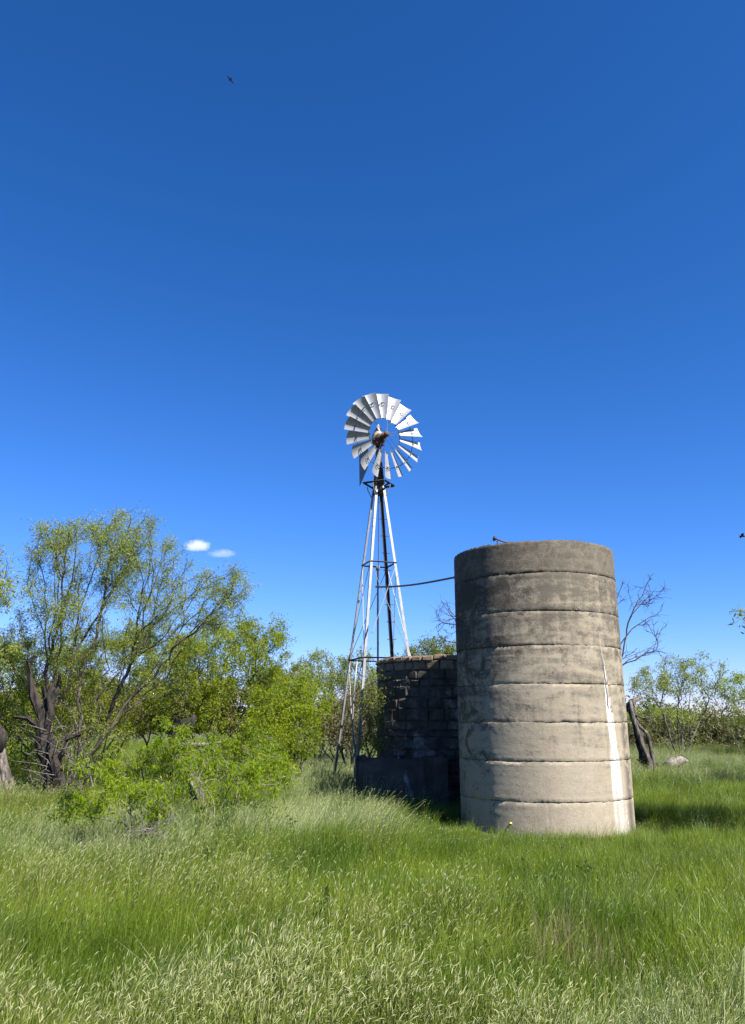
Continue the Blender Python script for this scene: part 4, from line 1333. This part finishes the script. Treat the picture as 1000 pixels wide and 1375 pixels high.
def head_set(rng, mb, n, hgt, rad, hl, hw, lean, wind=(0.6, 0.1), m_st=0, m_hd=1):
    for _ in range(n):
        a = rng.uniform(0, 6.28); r = rad * math.sqrt(rng.uniform(0, 1))
        b = np.array([r * math.cos(a), r * math.sin(a), 0.0])
        h = hgt * rng.uniform(0.75, 1.15)
        d = np.array([rng.normal(0, 1), rng.normal(0, 1), 0]) * 0.45 + np.array([wind[0], wind[1], 0])
        ln = lean * rng.uniform(0.4, 1.5)
        p1 = b + np.array([0, 0, h * 0.5]) + d * h * ln * 0.2
        p2 = b + np.array([0, 0, h * 0.93]) + d * h * ln * 0.62
        mb.tube([b, p1, p2], [0.0016, 0.0014, 0.0011], 3, m_st, cap=False)
        dd = (p2 - p1); dd /= np.linalg.norm(dd)
        dd = dd + d * 0.45 * rng.uniform(0.2, 1.6) + np.array([0, 0, -0.2 * rng.uniform(0, 1)]); dd /= np.linalg.norm(dd)
        L = hl * rng.uniform(0.7, 1.3); W = hw * rng.uniform(0.8, 1.25)
        dd2 = dd + d * 0.35; dd2[2] -= 0.25; dd2 /= np.linalg.norm(dd2)
        q1 = p2 + dd * L * 0.35; q2 = q1 + (dd + dd2) * 0.5 * L * 0.35; q3 = q2 + dd2 * L * 0.35
        mb.tube([p2, q1, q2, q3], [W * 0.25, W * 0.55, W * 0.42, W * 0.05], 4, m_hd, cap=False)


def clump(kind, seed):
    rng = np.random.default_rng(seed)
    mb = MB()
    if kind == 'green':
        mb.add(*blade_set(rng, 58, 0.42, 0.17, 0.0075, 0.22, 0.30, (0.45, 0.1))); mats = [M['grass_lush'], M['seed']]
        head_set(rng, mb, 1, 0.42, 0.15, 0.035, 0.0045, 0.4)
    elif kind == 'mixed':
        mb.add(*blade_set(rng, 48, 0.40, 0.17, 0.007, 0.25, 0.35, (0.5, 0.1))); mats = [M['grass'], M['seed']]
        head_set(rng, mb, 6, 0.44, 0.16, 0.030, 0.0036, 0.55)
    elif kind == 'heads':
        mb.add(*blade_set(rng, 40, 0.40, 0.17, 0.007, 0.28, 0.4, (0.55, 0.1))); mats = [M['grass'], M['seed']]
        head_set(rng, mb, 14, 0.45, 0.17, 0.030, 0.0042, 0.8, (0.5, 0.0))
        head_set(rng, mb, 9, 0.47, 0.17, 0.042, 0.0046, 0.4, (0.3, 0.2))
    elif kind == 'silver':
        mb.add(*blade_set(rng, 52, 0.46, 0.18, 0.008, 0.35, 0.5, (0.7, 0.1))); mats = [M['grass_silver'], M['seed']]
        head_set(rng, mb, 13, 0.48, 0.17, 0.032, 0.0042, 0.8)
    elif kind == 'short':
        mb.add(*blade_set(rng, 44, 0.20, 0.16, 0.008, 0.2, 0.3, (0.3, 0.1))); mats = [M['grass_lush'], M['seed']]
    elif kind == 'straw':
        mb.add(*blade_set(rng, 22, 0.50, 0.12, 0.0045, 0.15, 0.12, (0.2, 0.0))); mats = [M['straw'], M['seed']]
        mb.add(*blade_set(rng, 16, 0.36, 0.16, 0.007, 0.2, 0.3, (0.4, 0.1)))
        mb.m[22 * 3:] = [1] * (len(mb.m) - 22 * 3); mats = [M['straw'], M['grass']]
    elif kind == 'weed':
        mats = [M['weed'], M['seed']]
        for st in range(3):
            c = np.array([rng.normal(0, 0.03), rng.normal(0, 0.03), 0.0]); hh_ = rng.uniform(0.35, 0.55)
            top_ = c + np.array([rng.normal(0, 0.06), rng.normal(0, 0.06), hh_])
            mb.tube([c, (c + top_) / 2 + rng.normal(0, 0.01, 3), top_], [0.004, 0.003, 0.002], 3, cap=False)
            n_ = 24
            s_ = rng.uniform(0.15, 1, n_)[:, None]
            lv = leaf_arrays(c + (top_ - c) * s_, rng, 0.085, 0.032, -0.1, 1.0)
            mb.add(lv, [tuple(range(4 * q_, 4 * q_ + 4)) for q_ in range(n_)])
    me = bpy.data.meshes.new('grass_clump')
    me.from_pydata(np.concatenate(mb.v).tolist(), [], mb.f)
    for mt in mats: me.materials.append(mt)
    me.polygons.foreach_set('material_index', mb.m)
    me.update()
    return bpy.data.objects.new('grass_clump_%s_%02d' % (kind, seed % 100), me)


def value_noise(x, y, s, seed):
    rg = np.random.default_rng(seed)
    G = rg.random((256, 256))
    u, v = x / s + 1000, y / s + 1000
    i, j = np.floor(u).astype(int), np.floor(v).astype(int)
    fx, fy = u - i, v - j
    fx = fx * fx * (3 - 2 * fx); fy = fy * fy * (3 - 2 * fy)
    g = lambda a, b_: G[a % 256, b_ % 256]
    return (g(i, j) * (1 - fx) + g(i + 1, j) * fx) * (1 - fy) + (g(i, j + 1) * (1 - fx) + g(i + 1, j + 1) * fx) * fy


def scatter(name, label, kind, pts, scl, rot, seeds):
    col = bpy.data.collections.new(name + '_clumps')
    for s in seeds: col.objects.link(clump(kind, s))
    n = len(pts)
    me = bpy.data.meshes.new(name)
    me.vertices.add(n); me.vertices.foreach_set('co', pts.astype(np.float32).ravel())
    a = me.attributes.new('rot', 'FLOAT_VECTOR', 'POINT'); a.data.foreach_set('vector', rot.astype(np.float32).ravel())
    a = me.attributes.new('scl', 'FLOAT', 'POINT'); a.data.foreach_set('value', scl.astype(np.float32))
    rg = np.random.default_rng(n)
    a = me.attributes.new('idx', 'INT', 'POINT'); a.data.foreach_set('value', rg.integers(0, len(seeds), n).astype(np.int32))
    o = link(bpy.data.objects.new(name, me))
    tag(o, label, 'grass', None, 'stuff')
    ng = bpy.data.node_groups.new(name, 'GeometryNodeTree')
    ng.interface.new_socket('Geometry', in_out='INPUT', socket_type='NodeSocketGeometry')
    ng.interface.new_socket('Geometry', in_out='OUTPUT', socket_type='NodeSocketGeometry')
    gi, go = ng.nodes.new('NodeGroupInput'), ng.nodes.new('NodeGroupOutput')
    ip = ng.nodes.new('GeometryNodeInstanceOnPoints')
    ci = ng.nodes.new('GeometryNodeCollectionInfo'); ci.inputs['Collection'].default_value = col
    ci.inputs['Separate Children'].default_value = True; ci.inputs['Reset Children'].default_value = True
    ip.inputs['Pick Instance'].default_value = True

    def attr(nm, dt):
        nd = ng.nodes.new('GeometryNodeInputNamedAttribute'); nd.data_type = dt; nd.inputs['Name'].default_value = nm
        return nd.outputs['Attribute']
    L_ = ng.links.new
    L_(gi.outputs[0], ip.inputs['Points']); L_(ci.outputs[0], ip.inputs['Instance'])
    L_(attr('idx', 'INT'), ip.inputs['Instance Index']); L_(attr('rot', 'FLOAT_VECTOR'), ip.inputs['Rotation'])
    L_(attr('scl', 'FLOAT'), ip.inputs['Scale']); L_(ip.outputs[0], go.inputs[0])
    md = o.modifiers.new('scatter', 'NODES'); md.node_group = ng
    return o


def grass():
    rg = np.random.default_rng(2024)
    X, Yv = [], []
    # density falls with distance; the strip runs well past the edges of the view
    for (y0, y1, dens) in ((1.2, 4, 60), (4, 7, 75), (7, 11, 60), (11, 16, 46), (16, 24, 34), (24, 36, 20), (36, 60, 9)):
        w0 = 0.62 * y1 + 2.5
        n = int(2 * w0 * (y1 - y0) * dens)
        X.append(rg.uniform(-w0, w0, n)); Yv.append(rg.uniform(y0, y1, n))
    x = np.concatenate(X); y = np.concatenate(Yv)
    d_s = np.hypot(x - SX, y - SY); d_t = np.hypot(x - TX, y - TY)
    tr = (x > -0.37) & (x < 1.46) & (y > 15.09) & (y < 16.14)
    keep = (d_s > SR + 0.08) & (d_t > TR + 0.06) & ~tr
    x, y, d_s, d_t = x[keep], y[keep], d_s[keep], d_t[keep]
    z = H(x, y)
    n1 = value_noise(x, y, 1.7, 1); n2 = value_noise(x, y, 0.6, 2); n3 = value_noise(x, y, 4.0, 3)
    e = rg.random(len(x))
    px = 500 + x / y * F * 1.03
    # share of seed heads: high close by and on the left, low in the middle distance
    front = np.clip((5.4 - y) / 1.0, 0, 1) * 1.1
    front = np.maximum(front, np.clip((6.2 - y) / 1.5, 0, 1) * (px > 660) * 0.7)
    left = np.clip((420 - px) / 260, 0, 1) * np.clip((y - 6.0) / 2.0, 0, 1) * 0.35
    farr = np.clip((y - 17) / 6, 0, 1) * 0.7
    hd = front + left * (0.4 + n1) + farr * (px > 700) + (n1 - 0.5) * 0.8 + (n2 - 0.5) * 0.9 - 0.14
    silv = (np.exp(-(((px - 440) / 110) ** 2)) * np.clip((y - 8.5) / 3, 0, 1) * 1.0 + np.exp(-(((px - 200) / 170) ** 2)) * np.clip((y - 7.5) / 2, 0, 1) * np.clip((13 - y) / 2, 0, 1) * 0.45 + np.clip((px - 650) / 200, 0, 1) * np.clip((5.3 - y) / 1.5, 0, 1) * 0.55
            + 0.5 * np.clip((y - 18) / 4, 0, 1) * (px > 820) + 0.35 * left + (n3 - 0.55) * 0.8 + (n2 - 0.5) * 0.5)
    kind = np.full(len(x), 0)
    kind[hd + (e - 0.5) * 0.5 > 0.22] = 1
    kind[hd + (e - 0.5) * 0.5 > 0.62] = 2
    e2 = rg.random(len(x))
    kind[silv + (e2 - 0.5) * 0.6 > 0.62] = 3
    near_wall = (d_s < SR + 1.0) & (y < SY + 0.4)
    kind[near_wall & (rg.random(len(x)) < 0.75)] = 4
    kind[(rg.random(len(x)) < 0.012)] = 5
    spot = np.hypot(x - gp(775, 1270, 0.2)[0], y - gp(775, 1270, 0.2)[1]) < 0.45
    kind[spot & (rg.random(len(x)) < 0.5)] = 5
    kind[(rg.random(len(x)) < 0.0035) & (y < 20)] = 6
    scl = rg.uniform(0.72, 1.15, len(x)) * (0.66 + 0.62 * n1) * np.where(y > 24, 0.95, 1.0)
    # thinner, lower sward under the trees and against the walls
    scl *= 1 - 0.38 * np.clip((y - 7) / 4, 0, 1) * np.clip((px - 520) / 80, 0, 1) * np.clip((14 - y) / 1.5, 0, 1)
    scl *= np.where((d_s < SR + 0.5), 0.75, 1.0)
    scl = np.where(kind == 6, scl * 0.75, scl)
    scl *= np.clip(0.55 + (y - 1.2) / 4.0, 0.55, 1.0)
    rot = np.stack([rg.normal(0, 0.07, len(x)), rg.normal(0, 0.07, len(x)), rg.normal(0, 0.8, len(x))], -1)
    P = np.stack([x, y, z], -1)
    names = [('green_grass', 'tall lush green grass of the meadow', 'green', 6), ('meadow_grass', 'green meadow grass with scattered seed heads', 'mixed', 6),
             ('seeding_grass', 'grass thick with pale nodding seed heads', 'heads', 6), ('silvery_grass', 'silvery green grass bent by the wind', 'silver', 5),
             ('short_grass', 'short bright grass at the foot of the silo', 'short', 4), ('dry_grass', 'thin dry straw-coloured stalks in the meadow', 'straw', 4), ('meadow_weeds', 'dark broad-leaved weeds dotted through the meadow grass', 'weed', 4)]
    for k, (nm, lab, kd, nv) in enumerate(names):
        s = kind == k
        scatter(nm, lab, kd, P[s], scl[s], rot[s], [100 * (k + 1) + i for i in range(nv)])
    print('grass clumps', len(x), [int((kind == k).sum()) for k in range(7)])


grass()


fl = N('yellow_petal'); M['petal'] = fl.surf((0.85, 0.70, 0.04), 0.7)
q = gp(690, 1122)
w_ = empty('wildflower', (q[0], q[1], 0.0)); tag(w_, 'low yellow wildflowers in the short grass at the foot of the silo', 'flowers')
rg = np.random.default_rng(4)
for k in range(9):
    mb = MB(); c = np.array([rg.uniform(-0.22, 0.22), rg.uniform(-0.15, 0.15), 0]); h_ = rg.uniform(0.13, 0.24)
    mb.tube([c, c + np.array([0.01, -0.01, h_])], 0.003, 3)
    st_ = mb.build('stem', M['grass_lush'], w_)
    mb = MB(); mb.lathe([(0.001, -0.008), (0.018, -0.003), (0.020, 0.006), (0.001, 0.010)], 7, origin=c + np.array([0.01, -0.01, h_]), axis=(rg.normal(0, 0.3), -0.5, 1))
    mb.build('bloom', M['petal'], st_)

# ------------------------------------------------------------------ clouds, bird
def cloud(label, px, py, wpx, hpx, seed, dens):
    Yc = 1500.0
    c = at(px, py, Yc); s = Yc / F
    rg = np.random.default_rng(seed)
    mb = MB()
    W, Hh = wpx * s / 2, hpx * s / 2
    # one closed body with a lumpy top and a flatter base
    nu, nv_ = 48, 24
    v = []
    for i in range(nv_ + 1):
        t_ = math.pi * i / nv_
        for j in range(nu):
            p_ = 2 * math.pi * j / nu
            d = np.array([math.sin(t_) * math.cos(p_), math.sin(t_) * math.sin(p_), math.cos(t_)])
            k = 1 + 0.12 * math.sin(3 * p_ + seed) * math.sin(t_) + 0.08 * math.sin(5 * p_ + 2 * t_ + seed)
            hz = Hh if d[2] > 0 else Hh * 0.55
            v.append((d[0] * W * k, d[1] * W * 0.7 * k, d[2] * hz * k))
    f = [((i + 1) * nu + j, (i + 1) * nu + (j + 1) % nu, i * nu + (j + 1) % nu, i * nu + j) for i in range(nv_) for j in range(nu)]
    mb.add(v, f)
    m = N('cloud_vapour')
    tc = m.n('TexCoord').outputs['Object']
    ns = m.noise(tc, 0.075, 5, 0.62)
    sp = m.n('SeparateXYZ'); m.l(tc, sp.inputs[0])
    ex = m.math('POWER', m.math('DIVIDE', sp.outputs[0], W), 2.0)
    ey = m.math('POWER', m.math('DIVIDE', sp.outputs[1], W * 0.7), 2.0)
    ez = m.math('POWER', m.math('DIVIDE', sp.outputs[2], Hh), 2.0)
    e = m.math('SUBTRACT', 1.0, m.math('ADD', m.math('ADD', ex, ey), ez))
    dn = m.math('ADD', e, m.math('MULTIPLY', m.math('SUBTRACT', ns, 0.50), 2.4))
    dn = m.math('MULTIPLY', m.math('MAXIMUM', dn, 0.0), dens)
    vol = m.n('VolumePrincipled'); m.l(dn, vol.inputs['Density'])
    vol.inputs['Color'].default_value = (1, 1, 1, 1); vol.inputs['Anisotropy'].default_value = 0.2
    m.l(vol.outputs[0], m.out.inputs['Volume'])
    o = mb.build('cloud', m.m, None)
    o.location = c
    tag(o, label, 'cloud', 'small white clouds')
    o['kind'] = 'thing'
    return o


cloud('brighter and higher of the two small white clouds above the mesquite', 264, 734, 40, 22, 1, 0.055)
cloud('fainter thin wisp of cloud, lower right of the bright cloud', 298, 744, 42, 15, 5, 0.018)

m = N('bird_feather'); M['bird'] = m.surf((0.03, 0.028, 0.03), 0.8)


def make_bird(px, py, Y, rot, label):
    bird = empty('bird', at(px, py, Y)); bird.rotation_euler = rot
    tag(bird, label, 'bird', 'birds in the sky')
    mb = MB()
    mb.tube([(0, -0.20, 0), (0, -0.13, 0.01), (0, -0.02, 0), (0, 0.12, 0), (0, 0.17, 0.015), (0, 0.215, 0.005)], [0.02, 0.035, 0.055, 0.04, 0.03, 0.006], 8)
    mb.build('body', M['bird'], bird, True)
    for s in (-1, 1):
        mb = MB()
        top = [(s * 0.03, 0.10, 0.02), (s * 0.17, 0.14, 0.06), (s * 0.40, 0.03, 0.03), (s * 0.22, 0.0, 0.05), (s * 0.03, -0.05, 0.015)]
        v = top + [(a, b_, c_ - 0.008) for a, b_, c_ in top]
        mb.add(v, [(0, 1, 3, 4), (1, 2, 3), (9, 8, 6, 5), (8, 7, 6)] + [(k, (k + 1) % 5, (k + 1) % 5 + 5, k + 5) for k in range(5)])
        mb.build('wing', M['bird'], bird)
    mb = MB(); mb.add([(-0.02, -0.15, 0.01), (0.02, -0.15, 0.01), (0.06, -0.30, 0), (-0.06, -0.30, 0), (-0.02, -0.15, 0), (0.02, -0.15, 0), (0.06, -0.30, -0.008), (-0.06, -0.30, -0.008)],
                      [(0, 1, 2, 3), (7, 6, 5, 4), (0, 3, 7, 4), (1, 5, 6, 2), (2, 6, 7, 3), (0, 4, 5, 1)])
    mb.build('tail', M['bird'], bird)


make_bird(309, 107, 46.0, (0.3, 0.5, 0.8), 'tiny dark bird soaring high in the blue sky above the big mesquite')
make_bird(997, 720, 44.0, (0.1, 0.2, 1.4), 'tiny dark bird at the right edge, level with the silo top')
